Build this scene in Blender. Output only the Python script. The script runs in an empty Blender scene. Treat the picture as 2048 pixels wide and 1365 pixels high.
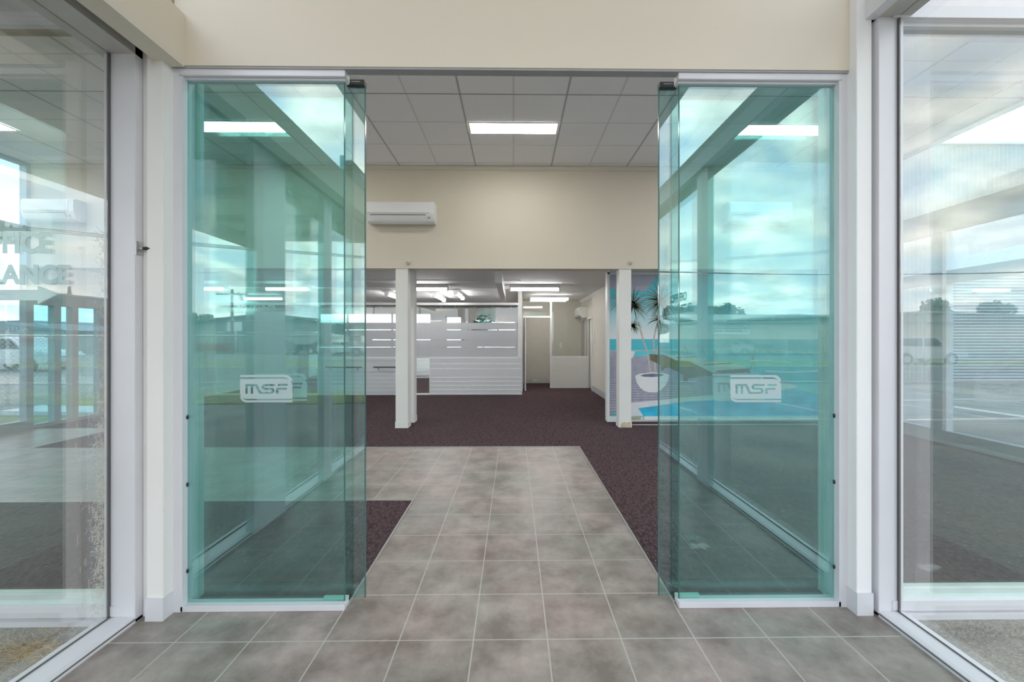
import bpy, bmesh, math, random
from mathutils import Vector, Matrix
R = random.Random(7)
C = bpy.context.scene.collection
S = bpy.context.scene

# ------------------------------------------------------------------ camera
TH = 0.012            # slight yaw to the right
F = 832.0
cd = bpy.data.cameras.new('camera'); cam = bpy.data.objects.new('camera', cd); C.objects.link(cam)
cam.location = (0, 0, 1.44); cam.rotation_euler = (math.pi/2, 0, -TH)
cd.sensor_width = 36; cd.lens = 36*F/2048
cd.shift_x = -13/2048; cd.shift_y = -5.5/2048; cd.clip_start = 0.02; cd.clip_end = 400
S.camera = cam

# ------------------------------------------------------------------ exposure, bounces
S.view_settings.view_transform = 'Standard'; S.view_settings.look = 'None'
S.view_settings.exposure = 1.7; S.view_settings.gamma = 1; S.view_settings.use_curve_mapping = False
S.cycles.transparent_max_bounces = 40
S.cycles.max_bounces = 12; S.cycles.glossy_bounces = 6; S.cycles.diffuse_bounces = 6

# ------------------------------------------------------------------ sky with broken cloud
W = bpy.data.worlds.new('sky'); S.world = W; W.use_nodes = True
nt = W.node_tree; nt.nodes.clear()
def N(nt, t, **kw):
    n = nt.nodes.new(t)
    for k, v in kw.items():
        if k.startswith('i_'): n.inputs[int(k[2:]) if k[2:].isdigit() else k[2:].replace('_', ' ')].default_value = v
        else: setattr(n, k, v)
    return n
def L(nt, a, ao, b, bi): nt.links.new(a.outputs[ao], b.inputs[bi])
def ramp(nt, stops, interp='LINEAR'):
    r = nt.nodes.new('ShaderNodeValToRGB'); cr = r.color_ramp; cr.interpolation = interp
    cr.elements[0].position, cr.elements[0].color = stops[0][0], (*stops[0][1], 1)
    cr.elements[1].position, cr.elements[1].color = stops[-1][0], (*stops[-1][1], 1)
    for p, c in stops[1:-1]:
        e = cr.elements.new(p); e.color = (*c, 1)
    return r
tc = N(nt, 'ShaderNodeTexCoord'); sp = N(nt, 'ShaderNodeSeparateXYZ'); L(nt, tc, 'Generated', sp, 0)
zz = N(nt, 'ShaderNodeMath', operation='MAXIMUM'); L(nt, sp, 2, zz, 0); zz.inputs[1].default_value = 0
za = N(nt, 'ShaderNodeMath', operation='ADD'); L(nt, zz, 0, za, 0); za.inputs[1].default_value = .22
dx = N(nt, 'ShaderNodeMath', operation='DIVIDE'); L(nt, sp, 0, dx, 0); L(nt, za, 0, dx, 1)
dy = N(nt, 'ShaderNodeMath', operation='DIVIDE'); L(nt, sp, 1, dy, 0); L(nt, za, 0, dy, 1)
cb = N(nt, 'ShaderNodeCombineXYZ'); L(nt, dx, 0, cb, 0); L(nt, dy, 0, cb, 1)
n1 = N(nt, 'ShaderNodeTexNoise'); n1.inputs['Scale'].default_value = 2.1; n1.inputs['Detail'].default_value = 8
n1.inputs['Roughness'].default_value = .55; n1.inputs['Distortion'].default_value = .3; L(nt, cb, 0, n1, 'Vector')
cr = ramp(nt, [(.40, (0, 0, 0)), (.60, (1, 1, 1))]); L(nt, n1, 0, cr, 0)
n2 = N(nt, 'ShaderNodeTexNoise'); n2.inputs['Scale'].default_value = 4.3; n2.inputs['Detail'].default_value = 7; L(nt, cb, 0, n2, 'Vector')
cc = ramp(nt, [(.3, (.55, .54, .56)), (.48, (.95, .90, .86)), (.65, (1.45, 1.36, 1.27))]); L(nt, n2, 0, cc, 0)
bl = ramp(nt, [(0, (.80, .88, .95)), (.25, (.46, .62, .82)), (1, (.30, .45, .72))]); L(nt, zz, 0, bl, 0)
mx = N(nt, 'ShaderNodeMix', data_type='RGBA'); L(nt, cr, 0, mx, 0); L(nt, bl, 0, mx, 6); L(nt, cc, 0, mx, 7)
bg = N(nt, 'ShaderNodeBackground'); L(nt, mx, 2, bg, 0); bg.inputs[1].default_value = .95
wo = N(nt, 'ShaderNodeOutputWorld'); L(nt, bg, 0, wo, 0)
W.cycles.sampling_method = 'MANUAL'; W.cycles.sample_map_resolution = 512

# ------------------------------------------------------------------ pixel -> place
def P(x, y, Y):
    """point on the plane at depth Y (world) seen at pixel x,y"""
    u = (x-1037)/F
    X = Y*(u*math.cos(TH)+math.sin(TH))/(math.cos(TH)-u*math.sin(TH))
    d = X*math.sin(TH)+Y*math.cos(TH)
    return X, 1.44+(677-y)*d/F
def PX(x, Y): return P(x, 677, Y)[0]
def PH(x, y, Y): return P(x, y, Y)[1]
MIR = 4.42            # a thing reflected in the shop front stands at Y = MIR - apparent depth

# ------------------------------------------------------------------ materials
MATS = {}
def bsdf(name):
    m = bpy.data.materials.new(name); m.use_nodes = True; m.node_tree.nodes.clear()
    nt = m.node_tree; o = nt.nodes.new('ShaderNodeOutputMaterial'); b = nt.nodes.new('ShaderNodeBsdfPrincipled')
    nt.links.new(b.outputs[0], o.inputs[0]); return m, nt, b
def mat(name, col, rough=.5, metal=0, var=.06, scale=8, bump=0, bscale=60, spec=.5):
    if name in MATS: return MATS[name]
    m, nt, b = bsdf(name)
    t = N(nt, 'ShaderNodeTexCoord')
    n = N(nt, 'ShaderNodeTexNoise'); n.inputs['Scale'].default_value = scale; n.inputs['Detail'].default_value = 4; L(nt, t, 'Object', n, 'Vector')
    r = ramp(nt, [(.3, tuple(c*(1-var) for c in col)), (.7, tuple(min(1, c*(1+var)) for c in col))]); L(nt, n, 0, r, 0)
    L(nt, r, 0, b, 'Base Color'); b.inputs['Roughness'].default_value = rough; b.inputs['Metallic'].default_value = metal
    b.inputs['Specular IOR Level'].default_value = spec
    if bump:
        n2 = N(nt, 'ShaderNodeTexNoise'); n2.inputs['Scale'].default_value = bscale; n2.inputs['Detail'].default_value = 3; L(nt, t, 'Object', n2, 'Vector')
        bp = N(nt, 'ShaderNodeBump'); bp.inputs['Strength'].default_value = bump; bp.inputs['Distance'].default_value = .01
        L(nt, n2, 0, bp, 'Height'); L(nt, bp, 0, b, 'Normal')
    MATS[name] = m; return m
def glass(name, tint, refl, grime=0):
    m = bpy.data.materials.new(name); m.use_nodes = True; nt = m.node_tree; nt.nodes.clear()
    o = nt.nodes.new('ShaderNodeOutputMaterial')
    tr = nt.nodes.new('ShaderNodeBsdfTransparent'); tr.inputs[0].default_value = (*tint, 1)
    gl = nt.nodes.new('ShaderNodeBsdfGlossy'); gl.inputs[0].default_value = ((.95, 1, .99, 1) if 'green' in name else (1, 1, 1, 1)); gl.inputs['Roughness'].default_value = 0
    ge = nt.nodes.new('ShaderNodeNewGeometry'); vd = N(nt, 'ShaderNodeVectorMath', operation='DOT_PRODUCT'); L(nt, ge, 'Normal', vd, 0); L(nt, ge, 'Incoming', vd, 1)
    ab = N(nt, 'ShaderNodeMath', operation='ABSOLUTE'); L(nt, vd, 'Value', ab, 0)
    om = N(nt, 'ShaderNodeMath', operation='SUBTRACT'); om.inputs[0].default_value = 1; L(nt, ab, 0, om, 1)
    pw = N(nt, 'ShaderNodeMath', operation='POWER'); L(nt, om, 0, pw, 0); pw.inputs[1].default_value = 5
    ad = N(nt, 'ShaderNodeMath', operation='MULTIPLY_ADD'); L(nt, pw, 0, ad, 0); ad.inputs[1].default_value = .8*(1-refl); ad.inputs[2].default_value = refl; ad.use_clamp = True
    mx = nt.nodes.new('ShaderNodeMixShader'); L(nt, ad, 0, mx, 0); L(nt, tr, 0, mx, 1); L(nt, gl, 0, mx, 2)
    nt.links.new(mx.outputs[0], o.inputs[0]); MATS[name] = m; return m
def emit(name, col, s):
    m = bpy.data.materials.new(name); m.use_nodes = True; nt = m.node_tree; nt.nodes.clear()
    o = nt.nodes.new('ShaderNodeOutputMaterial'); e = nt.nodes.new('ShaderNodeEmission'); e.inputs[0].default_value = (*col, 1); e.inputs[1].default_value = s
    nt.links.new(e.outputs[0], o.inputs[0]); MATS[name] = m; return m

GD = glass('green door glass', (.735, .912, .90), .125)
GW = glass('window glass', (.955, .975, .965), .115)
GT = glass('teal tinted window', (.60, .84, .86), .08)
GB = glass('pale blue window', (.84, .92, .96), .08)
GI = glass('partition glass', (.97, .98, .975), .05)
GE = mat('glass edge', (.05, .15, .13), .15, var=.02)
LENS = emit('light diffuser', (1, .99, .96), 7.0)
TUBE = emit('lit tube', (1, .99, .97), 15.0)
ALU = mat('white aluminium', (.69, .685, .71), .38, .08, .03, 3)
ALG = mat('grey aluminium', (.33, .37, .39), .45, .3, .05, 3)
ALD = mat('dark track', (.09, .09, .095), .4, .4)
GASK = mat('dark gasket', (.10, .10, .10), .6)
CREAM = mat('cream paint', (.70, .635, .52), .55, 0, .02, .8, .05, 250)
OFFW = mat('off white paint', (.80, .785, .75), .55, 0, .025, 2, .04, 200)
WHITE = mat('white paint', (.84, .84, .83), .45, 0, .02, 2)
GREYW = mat('grey skirting', (.42, .43, .43), .45, 0, .04)
PLAST = mat('white plastic', (.86, .86, .85), .35, 0, .01)
PLASG = mat('grey plastic', (.35, .36, .37), .4)
CEILB = mat('pale grey ceiling paint', (.80, .80, .80), .7, 0, .02)
BEIGE = mat('beige paint', (.66, .62, .55), .6, 0, .02)
BLACK = mat('black rubber', (.015, .015, .017), .4)
CHROME = mat('brushed steel', (.6, .6, .6), .3, .9)
DIRT = mat('dry grass', (.62, .47, .27), .9, 0, .25, 30)
LEAF = mat('dry leaf', (.42, .22, .13), .8, 0, .2, 30)
WEB = mat('dusty cobweb', (.66, .62, .52), .95, 0, .2, 40)
FROST = bpy.data.materials.new('frosted film'); FROST.use_nodes = True
def frosted(name, col, a):
    m = bpy.data.materials.new(name); m.use_nodes = True; nt = m.node_tree; nt.nodes.clear()
    o = nt.nodes.new('ShaderNodeOutputMaterial'); tr = nt.nodes.new('ShaderNodeBsdfTransparent')
    d = nt.nodes.new('ShaderNodeBsdfPrincipled'); d.inputs['Base Color'].default_value = (*col, 1); d.inputs['Roughness'].default_value = .6
    tl = nt.nodes.new('ShaderNodeBsdfTranslucent'); tl.inputs[0].default_value = (*col, 1)
    m2 = nt.nodes.new('ShaderNodeMixShader'); m2.inputs[0].default_value = .4; L(nt, d, 0, m2, 1); L(nt, tl, 0, m2, 2)
    mx = nt.nodes.new('ShaderNodeMixShader'); mx.inputs[0].default_value = a; L(nt, tr, 0, mx, 1); L(nt, m2, 0, mx, 2)
    nt.links.new(mx.outputs[0], o.inputs[0]); MATS[name] = m; return m
FILM = frosted('frosted window film', (.72, .73, .75), .93)
VINYL = frosted('frosted vinyl', (.80, .84, .86), .72)
VINYLW = frosted('pale vinyl lettering', (.86, .95, .98), .85)

def m_tile():
    m, nt, b = bsdf('grey ceramic floor tile')
    t = N(nt, 'ShaderNodeTexCoord'); mp = N(nt, 'ShaderNodeMapping'); L(nt, t, 'Object', mp, 0)
    mp.inputs['Location'].default_value = (.191+.3534*20, -1.987+.3534*20, 0)
    br = N(nt, 'ShaderNodeTexBrick'); br.offset = 0; br.squash = 1
    br.inputs['Color1'].default_value = (.0, .0, .0, 1); br.inputs['Color2'].default_value = (1, 1, 1, 1); br.inputs['Mortar'].default_value = (.5, .5, .5, 1)
    br.inputs['Scale'].default_value = 1; br.inputs['Mortar Size'].default_value = .0032; br.inputs['Mortar Smooth'].default_value = .1
    br.inputs['Brick Width'].default_value = .3534; br.inputs['Row Height'].default_value = .3534; L(nt, mp, 0, br, 'Vector')
    n = N(nt, 'ShaderNodeTexNoise'); n.inputs['Scale'].default_value = 4.2; n.inputs['Detail'].default_value = 8; n.inputs['Roughness'].default_value = .65; L(nt, t, 'Object', n, 'Vector')
    n3 = N(nt, 'ShaderNodeTexNoise'); n3.inputs['Scale'].default_value = 1.3; n3.inputs['Detail'].default_value = 2; L(nt, t, 'Object', n3, 'Vector')
    r1 = ramp(nt, [(.36, (.205, .168, .146)), (.5, (.295, .255, .228)), (.66, (.40, .350, .315))]); L(nt, n, 0, r1, 0)
    r3 = ramp(nt, [(.4, (.94, .98, .96)), (.6, (1.06, .98, 1.0))]); L(nt, n3, 0, r3, 0)
    mm = N(nt, 'ShaderNodeMix', data_type='RGBA', blend_type='MULTIPLY'); mm.inputs[0].default_value = 1; L(nt, r1, 0, mm, 6); L(nt, r3, 0, mm, 7)
    r2 = ramp(nt, [(0, (.93, .93, .93)), (1, (1.06, 1.06, 1.06))]); L(nt, br, 0, r2, 0)
    m2 = N(nt, 'ShaderNodeMix', data_type='RGBA', blend_type='MULTIPLY'); m2.inputs[0].default_value = 1; L(nt, mm, 2, m2, 6); L(nt, r2, 0, m2, 7)
    mx = N(nt, 'ShaderNodeMix', data_type='RGBA'); L(nt, br, 'Fac', mx, 0); L(nt, m2, 2, mx, 6); mx.inputs[7].default_value = (.47, .45, .41, 1)
    L(nt, mx, 2, b, 'Base Color'); 
    rr = ramp(nt, [(.3, (.30,)*3), (.7, (.46,)*3)]); L(nt, n, 0, rr, 0); L(nt, rr, 0, b, 'Roughness')
    bp = N(nt, 'ShaderNodeBump', invert=True); bp.inputs['Strength'].default_value = .4; bp.inputs['Distance'].default_value = .002; L(nt, br, 'Fac', bp, 'Height'); L(nt, bp, 0, b, 'Normal')
    return m
TILE = m_tile()
def m_carpet(name, c0, c1, s=55):
    m, nt, b = bsdf(name)
    t = N(nt, 'ShaderNodeTexCoord')
    mp = N(nt, 'ShaderNodeMapping'); L(nt, t, 'Object', mp, 0); mp.inputs['Rotation'].default_value = (0, 0, .55); mp.inputs['Scale'].default_value = (1, .45, 1)
    v = N(nt, 'ShaderNodeTexVoronoi'); v.inputs['Scale'].default_value = s; L(nt, mp, 0, v, 'Vector')
    n = N(nt, 'ShaderNodeTexNoise'); n.inputs['Scale'].default_value = 170; n.inputs['Detail'].default_value = 2; L(nt, t, 'Object', n, 'Vector')
    mu = N(nt, 'ShaderNodeMath', operation='MULTIPLY'); L(nt, v, 'Distance', mu, 0); L(nt, n, 0, mu, 1)
    r = ramp(nt, [(.08, c1), (.42, c0)]); L(nt, mu, 0, r, 0)
    w = N(nt, 'ShaderNodeTexNoise'); w.inputs['Scale'].default_value = 42; w.inputs['Detail'].default_value = 1; L(nt, t, 'Object', w, 'Vector')
    wr = ramp(nt, [(.735, (0, 0, 0)), (.76, (1, 1, 1))]); L(nt, w, 0, wr, 0)
    mx = N(nt, 'ShaderNodeMix', data_type='RGBA'); L(nt, wr, 0, mx, 0); L(nt, r, 0, mx, 6); mx.inputs[7].default_value = (.3, .28, .28, 1)
    L(nt, mx, 2, b, 'Base Color'); b.inputs['Roughness'].default_value = 1; b.inputs['Specular IOR Level'].default_value = .1
    bp = N(nt, 'ShaderNodeBump'); bp.inputs['Strength'].default_value = .6; bp.inputs['Distance'].default_value = .004; L(nt, v, 'Distance', bp, 'Height'); L(nt, bp, 0, b, 'Normal')
    return m
CARPET = m_carpet('plum brown carpet', (.055, .033, .037), (.118, .080, .085))
def m_asphalt():
    m, nt, b = bsdf('asphalt')
    t = N(nt, 'ShaderNodeTexCoord')
    n = N(nt, 'ShaderNodeTexNoise'); n.inputs['Scale'].default_value = 90; n.inputs['Detail'].default_value = 6; n.inputs['Roughness'].default_value = .75; L(nt, t, 'Object', n, 'Vector')
    r = ramp(nt, [(.3, (.12, .115, .104)), (.5, (.26, .248, .226)), (.7, (.46, .445, .415))]); L(nt, n, 0, r, 0)
    n2 = N(nt, 'ShaderNodeTexNoise'); n2.inputs['Scale'].default_value = .9; n2.inputs['Detail'].default_value = 5; L(nt, t, 'Object', n2, 'Vector')
    r2 = ramp(nt, [(.35, (.8, .8, .82)), (.65, (1.2, 1.16, 1.1))]); L(nt, n2, 0, r2, 0)
    mm = N(nt, 'ShaderNodeMix', data_type='RGBA', blend_type='MULTIPLY'); mm.inputs[0].default_value = 1; L(nt, r, 0, mm, 6); L(nt, r2, 0, mm, 7)
    L(nt, mm, 2, b, 'Base Color'); b.inputs['Roughness'].default_value = .95
    bp = N(nt, 'ShaderNodeBump'); bp.inputs['Strength'].default_value = .7; bp.inputs['Distance'].default_value = .006; L(nt, n, 0, bp, 'Height'); L(nt, bp, 0, b, 'Normal')
    return m
ASPH = m_asphalt()
GRASS = mat('mown grass', (.26, .25, .10), .95, 0, .35, 3, .8, 40)
ROADM = mat('road bitumen', (.19, .17, .17), .95, 0, .12, 2)
LINE = mat('road marking white', (.62, .60, .55), .8, 0, .15, 6)
def m_ceil():
    m, nt, b = bsdf('speckled ceiling tile')
    t = N(nt, 'ShaderNodeTexCoord'); n = N(nt, 'ShaderNodeTexNoise'); n.inputs['Scale'].default_value = 130; n.inputs['Detail'].default_value = 2; L(nt, t, 'Object', n, 'Vector')
    r = ramp(nt, [(.28, (.72, .72, .72)), (.40, (.93, .93, .935))]); L(nt, n, 0, r, 0); L(nt, r, 0, b, 'Base Color'); b.inputs['Roughness'].default_value = .9
    return m
CTILE = m_ceil()
def m_corr(name, col, axis, pitch, depth=.35):
    m, nt, b = bsdf(name)
    t = N(nt, 'ShaderNodeTexCoord'); s = N(nt, 'ShaderNodeSeparateXYZ'); L(nt, t, 'Object', s, 0)
    mu = N(nt, 'ShaderNodeMath', operation='MULTIPLY'); L(nt, s, axis, mu, 0); mu.inputs[1].default_value = 2*math.pi/pitch
    si = N(nt, 'ShaderNodeMath', operation='SINE'); L(nt, mu, 0, si, 0)
    bp = N(nt, 'ShaderNodeBump'); bp.inputs['Strength'].default_value = 1; bp.inputs['Distance'].default_value = depth*pitch; L(nt, si, 0, bp, 'Height'); L(nt, bp, 0, b, 'Normal')
    n = N(nt, 'ShaderNodeTexNoise'); n.inputs['Scale'].default_value = 1.5; L(nt, t, 'Object', n, 'Vector')
    r = ramp(nt, [(.3, tuple(c*.93 for c in col)), (.7, tuple(c*1.05 for c in col))]); L(nt, n, 0, r, 0); L(nt, r, 0, b, 'Base Color')
    b.inputs['Roughness'].default_value = .55; MATS[name] = m; return m

# ------------------------------------------------------------------ mesh builder
class MB:
    def __init__(s): s.v = []; s.f = []; s.m = []; s.mi = 0; s.smooth = []
    def q(s, pts, sm=False):
        b = len(s.v); s.v += [tuple(p) for p in pts]; s.f.append(tuple(range(b, b+len(pts)))); s.m.append(s.mi); s.smooth.append(sm); return s
    def box(s, x0, x1, y0, y1, z0, z1):
        if x0 > x1: x0, x1 = x1, x0
        if y0 > y1: y0, y1 = y1, y0
        if z0 > z1: z0, z1 = z1, z0
        b = len(s.v)
        s.v += [(x0, y0, z0), (x1, y0, z0), (x1, y1, z0), (x0, y1, z0), (x0, y0, z1), (x1, y0, z1), (x1, y1, z1), (x0, y1, z1)]
        for f in ((0, 3, 2, 1), (4, 5, 6, 7), (0, 1, 5, 4), (1, 2, 6, 5), (2, 3, 7, 6), (3, 0, 4, 7)):
            s.f.append(tuple(b+i for i in f)); s.m.append(s.mi); s.smooth.append(False)
        return s
    def prism(s, pts, axis, a, b_):
        """extrude a closed 2-D outline along axis ('x','y','z') from a to b_"""
        n = len(pts); b = len(s.v)
        def mk(p, t): return {'x': (t, p[0], p[1]), 'y': (p[0], t, p[1]), 'z': (p[0], p[1], t)}[axis]
        s.v += [mk(p, a) for p in pts]+[mk(p, b_) for p in pts]
        s.f.append(tuple(range(b, b+n))); s.f.append(tuple(range(b+2*n-1, b+n-1, -1)))
        s.m += [s.mi]*2; s.smooth += [False]*2
        for i in range(n):
            j = (i+1) % n; s.f.append((b+i, b+n+i, b+n+j, b+j)); s.m.append(s.mi); s.smooth.append(False)
        return s
    def tube(s, pts, r, n=8, taper=None):
        b = len(s.v); pts = [Vector(p) for p in pts]; k = len(pts)
        for i, p in enumerate(pts):
            t = (pts[min(i+1, k-1)]-pts[max(i-1, 0)]).normalized()
            u = t.cross(Vector((0, 0, 1)));
            if u.length < .01: u = t.cross(Vector((1, 0, 0)))
            u.normalize(); w = t.cross(u)
            rr = r if taper is None else r*(1+(taper-1)*i/(k-1))
            for j in range(n):
                a = 2*math.pi*j/n; s.v.append(tuple(p+u*rr*math.cos(a)+w*rr*math.sin(a)))
        for i in range(k-1):
            for j in range(n):
                s.f.append((b+i*n+j, b+i*n+(j+1) % n, b+(i+1)*n+(j+1) % n, b+(i+1)*n+j)); s.m.append(s.mi); s.smooth.append(n > 5)
        s.f.append(tuple(range(b+n-1, b-1, -1))); s.f.append(tuple(range(b+(k-1)*n, b+k*n))); s.m += [s.mi]*2; s.smooth += [False]*2
        return s
    def ball(s, c, rx, ry, rz, n=12, k=8):
        b = len(s.v)
        for i in range(k+1):
            ph = math.pi*i/k
            for j in range(n):
                a = 2*math.pi*j/n; s.v.append((c[0]+rx*math.sin(ph)*math.cos(a), c[1]+ry*math.sin(ph)*math.sin(a), c[2]+rz*math.cos(ph)))
        for i in range(k):
            for j in range(n):
                s.f.append((b+i*n+j, b+(i+1)*n+j, b+(i+1)*n+(j+1) % n, b+i*n+(j+1) % n)); s.m.append(s.mi); s.smooth.append(True)
        return s
    def lathe(s, c, prof, n=20):
        b = len(s.v); k = len(prof)
        for r, z in prof:
            for j in range(n):
                a = 2*math.pi*j/n; s.v.append((c[0]+r*math.cos(a), c[1]+r*math.sin(a), c[2]+z))
        for i in range(k-1):
            for j in range(n):
                s.f.append((b+i*n+j, b+i*n+(j+1) % n, b+(i+1)*n+(j+1) % n, b+(i+1)*n+j)); s.m.append(s.mi); s.smooth.append(True)
        return s
    def build(s, name, mats, parent=None, bevel=0):
        if not isinstance(mats, (list, tuple)): mats = [mats]
        if parent is None:
            xs = [v[0] for v in s.v]; ys = [v[1] for v in s.v]; zs = [v[2] for v in s.v]
            o3 = Vector(((min(xs)+max(xs))/2, (min(ys)+max(ys))/2, min(zs)))
        else:
            o3 = Vector(parent['_o'])
        me = bpy.data.meshes.new(name)
        me.from_pydata([(v[0]-o3.x, v[1]-o3.y, v[2]-o3.z) for v in s.v], [], s.f)
        for m in mats: me.materials.append(m)
        me.polygons.foreach_set('material_index', s.m); me.polygons.foreach_set('use_smooth', s.smooth); me.update()
        o = bpy.data.objects.new(name, me); C.objects.link(o)
        if parent is None: o.location = o3
        else: o.parent = parent
        o['_o'] = tuple(o3)
        if bevel:
            bm = bmesh.new(); bm.from_mesh(me); bmesh.ops.recalc_face_normals(bm, faces=bm.faces[:])
            bmesh.ops.bevel(bm, geom=bm.edges[:], offset=bevel, segments=2, affect='EDGES', clamp_overlap=True); bm.to_mesh(me); bm.free()
        return o
def bx(*a): return MB().box(*a)
def tag(o, label, cat, group=None):
    o['label'] = label; o['category'] = cat
    if group: o['group'] = group
    return o
def thing(name, loc, label, cat, group=None):
    o = bpy.data.objects.new(name, None); C.objects.link(o); o.location = loc; o['_o'] = tuple(loc)
    o.empty_display_size = .1
    return tag(o, label, cat, group)
def struct(name, mb, m, parent=None, bevel=0, origin0=False):
    if origin0:
        class D(dict): pass
        me_parent = None
    o = mb.build(name, m, parent, bevel)
    if parent is None: o['kind'] = 'structure'
    return o
def world_origin(o):
    """move a mesh origin to the world origin so that its object coordinates are world coordinates"""
    o.data.transform(Matrix.Translation(o.location)); o.location = (0, 0, 0); o['_o'] = (0, 0, 0); return o
def text_mesh(name, s, h, m, loc, rot=(math.pi/2, 0, 0), parent=None, bold=0, depth=.001, sx=1, align='LEFT'):
    cu = bpy.data.curves.new(name, 'FONT'); cu.body = s; cu.size = h/.70; cu.offset = bold; cu.extrude = depth/2; cu.align_x = align
    t = bpy.data.objects.new(name+'_c', cu); C.objects.link(t)
    bpy.context.view_layer.update()
    me = bpy.data.meshes.new_from_object(t.evaluated_get(bpy.context.evaluated_depsgraph_get()))
    bpy.data.objects.remove(t); me.name = name
    me.materials.clear(); me.materials.append(m)
    me.transform(Matrix.Diagonal((sx, 1, 1, 1)))
    Mr = Matrix.Translation(loc) @ __import__('mathutils').Euler(rot).to_matrix().to_4x4()
    me.transform(Mr)
    o = bpy.data.objects.new(name, me); C.objects.link(o)
    if parent is not None:
        me.transform(Matrix.Translation(-Vector(parent['_o']))); o.parent = parent; o['_o'] = parent['_o']
    else:
        vs = [v.co for v in me.vertices]
        c = Vector(((min(v.x for v in vs)+max(v.x for v in vs))/2, (min(v.y for v in vs)+max(v.y for v in vs))/2, min(v.z for v in vs)))
        me.transform(Matrix.Translation(-c)); o.location = c; o['_o'] = tuple(c)
    return o

CEIL = 4.20
DZ = 2.235       # front face of the fixed door panels
FW = 2.14        # front windows' plane either side
# ================================================================== GROUND AND FLOORS
world_origin(struct('floor', MB().box(-8.2, 6.1, 2.05, 16.5, -.2, -.004), ASPH))   # slab under everything
g = struct('ground', bx(-140, 140, -140, 70, -.35, -.06), ASPH); world_origin(g)
f = MB(); f.box(-1.93, 1.93, -2.3, 2.25, -.058, 0); f.box(-.892, .872, 2.25, 5.50, -.003, 0)
f.box(-7.72, -.892, 3.70, 5.50, -.003, 0); f.box(-7.72, -6.3, 5.50, 6.7, -.003, 0)
o = struct('floor_tiled', f, TILE); world_origin(o)
f = MB(); f.box(-7.72, -.897, 2.25, 3.695, -.003, .004); f.box(.877, 5.85, 2.25, 5.50, -.003, .004)
f.box(-6.295, 5.85, 5.505, 6.8, -.003, .004); f.box(-7.6, 5.85, 6.8, 16, -.003, .004)
o = struct('floor_carpet', f, CARPET); world_origin(o)
t = MB(); t.box(-7.6, -.89, 3.69, 3.704, 0, .007); t.box(-.897, -.885, 2.25, 3.70, 0, .007); t.box(.866, .878, 2.25, 5.51, 0, .007); t.box(-6.3, .878, 5.497, 5.509, 0, .007)
struct('trim_1', t, mat('tile edge strip', (.45, .44, .42), .4, .5))

# ================================================================== MAIN CEILING
c = MB().box(-7.7, 5.95, 2.2, 6.9, CEIL, CEIL+.1)
o = struct('ceiling', c, CTILE); world_origin(o)
g = MB()
k = -12
while k*.6 > -7.7 or k*.6 < 5.9:
    X = k*.605
    if -7.6 < X < 5.85:
        w = .016 if k % 2 else .010
        g.box(X-w, X+w, 2.3, 6.66, CEIL-.0028, CEIL+.001)
        if k % 2: g.mi = 1; g.box(X-.004, X+.004, 2.3, 6.66, CEIL-.0035, CEIL-.0026); g.mi = 0
    k += 1
    if k > 12: break
k = -4
while 4.70+.615*k < 6.6:
    Y = 4.70+.615*k; g.box(-7.6, 5.85, Y-.008, Y+.008, CEIL-.0025, CEIL+.001); g.mi = 1; 
    if k == 0: g.box(-7.6, 5.85, Y-.006, Y+.006, CEIL-.0038, CEIL-.0024)
    g.mi = 0; k += 1
struct('ceiling_grid', g, [mat('ceiling tee', (.74, .74, .74), .6, var=.01), mat('ceiling tee groove', (.25, .25, .26), .5)])
LAMP0 = None
for i, (xc, lab) in enumerate([(0, 'recessed light panel directly ahead through the open doorway'), (-3.6, 'recessed light panel seen through the left green door, above its middle'),
                (3.6, 'recessed light panel seen through the right green door'), (-7.05, 'recessed light panel at the far left beyond the dirty side window')]):
    t = thing('ceiling_light', (xc, 5.47, CEIL-.02), 'white '+lab, 'ceiling light')
    w = .59 if xc > -7 else .5
    fr = MB(); fr.box(xc-w, xc+w, 5.30, 5.325, CEIL-.012, CEIL-.0065); fr.box(xc-w, xc+w, 5.585, 5.61, CEIL-.012, CEIL-.0065)
    fr.box(xc-w, xc-w+.025, 5.325, 5.585, CEIL-.012, CEIL-.0065); fr.box(xc+w-.025, xc+w, 5.325, 5.585, CEIL-.012, CEIL-.0065); fr.build('frame', WHITE, t)
    bx(xc-w+.025, xc+w-.025, 5.325, 5.585, CEIL-.010, CEIL-.0065).build('diffuser', LENS, t)
    t2 = t.copy(); C.objects.link(t2); t2.location.y = 3.02; t2['label'] = t['label'].split(' ', 1)[0]+' light panel of an added unseen nearer row, '+('straight above the doorway', 'above the left green door', 'above the right green door', 'farthest left')[i]  # nearer row is added out of view to brighten room and vestibule floor
    for ch in [c_ for c_ in C.objects if c_.parent == t]:
        c2_ = ch.copy(); C.objects.link(c2_); c2_.parent = t2

# ================================================================== BULKHEAD WALL ABOVE THE OPENING
BH = 2.555
wb = MB(); wb.box(-7.7, 5.95, 6.66, 6.88, BH, CEIL)
struct('wall_bulkhead', wb, CREAM)
struct('trim_2', MB().box(-7.6, 5.85, 6.645, 6.66, CEIL-.07, CEIL-.0075), CREAM)
struct('trim_3', MB().box(-.345, -.341, 6.657, 6.6605, BH+.02, CEIL-.08), mat('sheet joint', (.66, .60, .49), .7))
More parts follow.
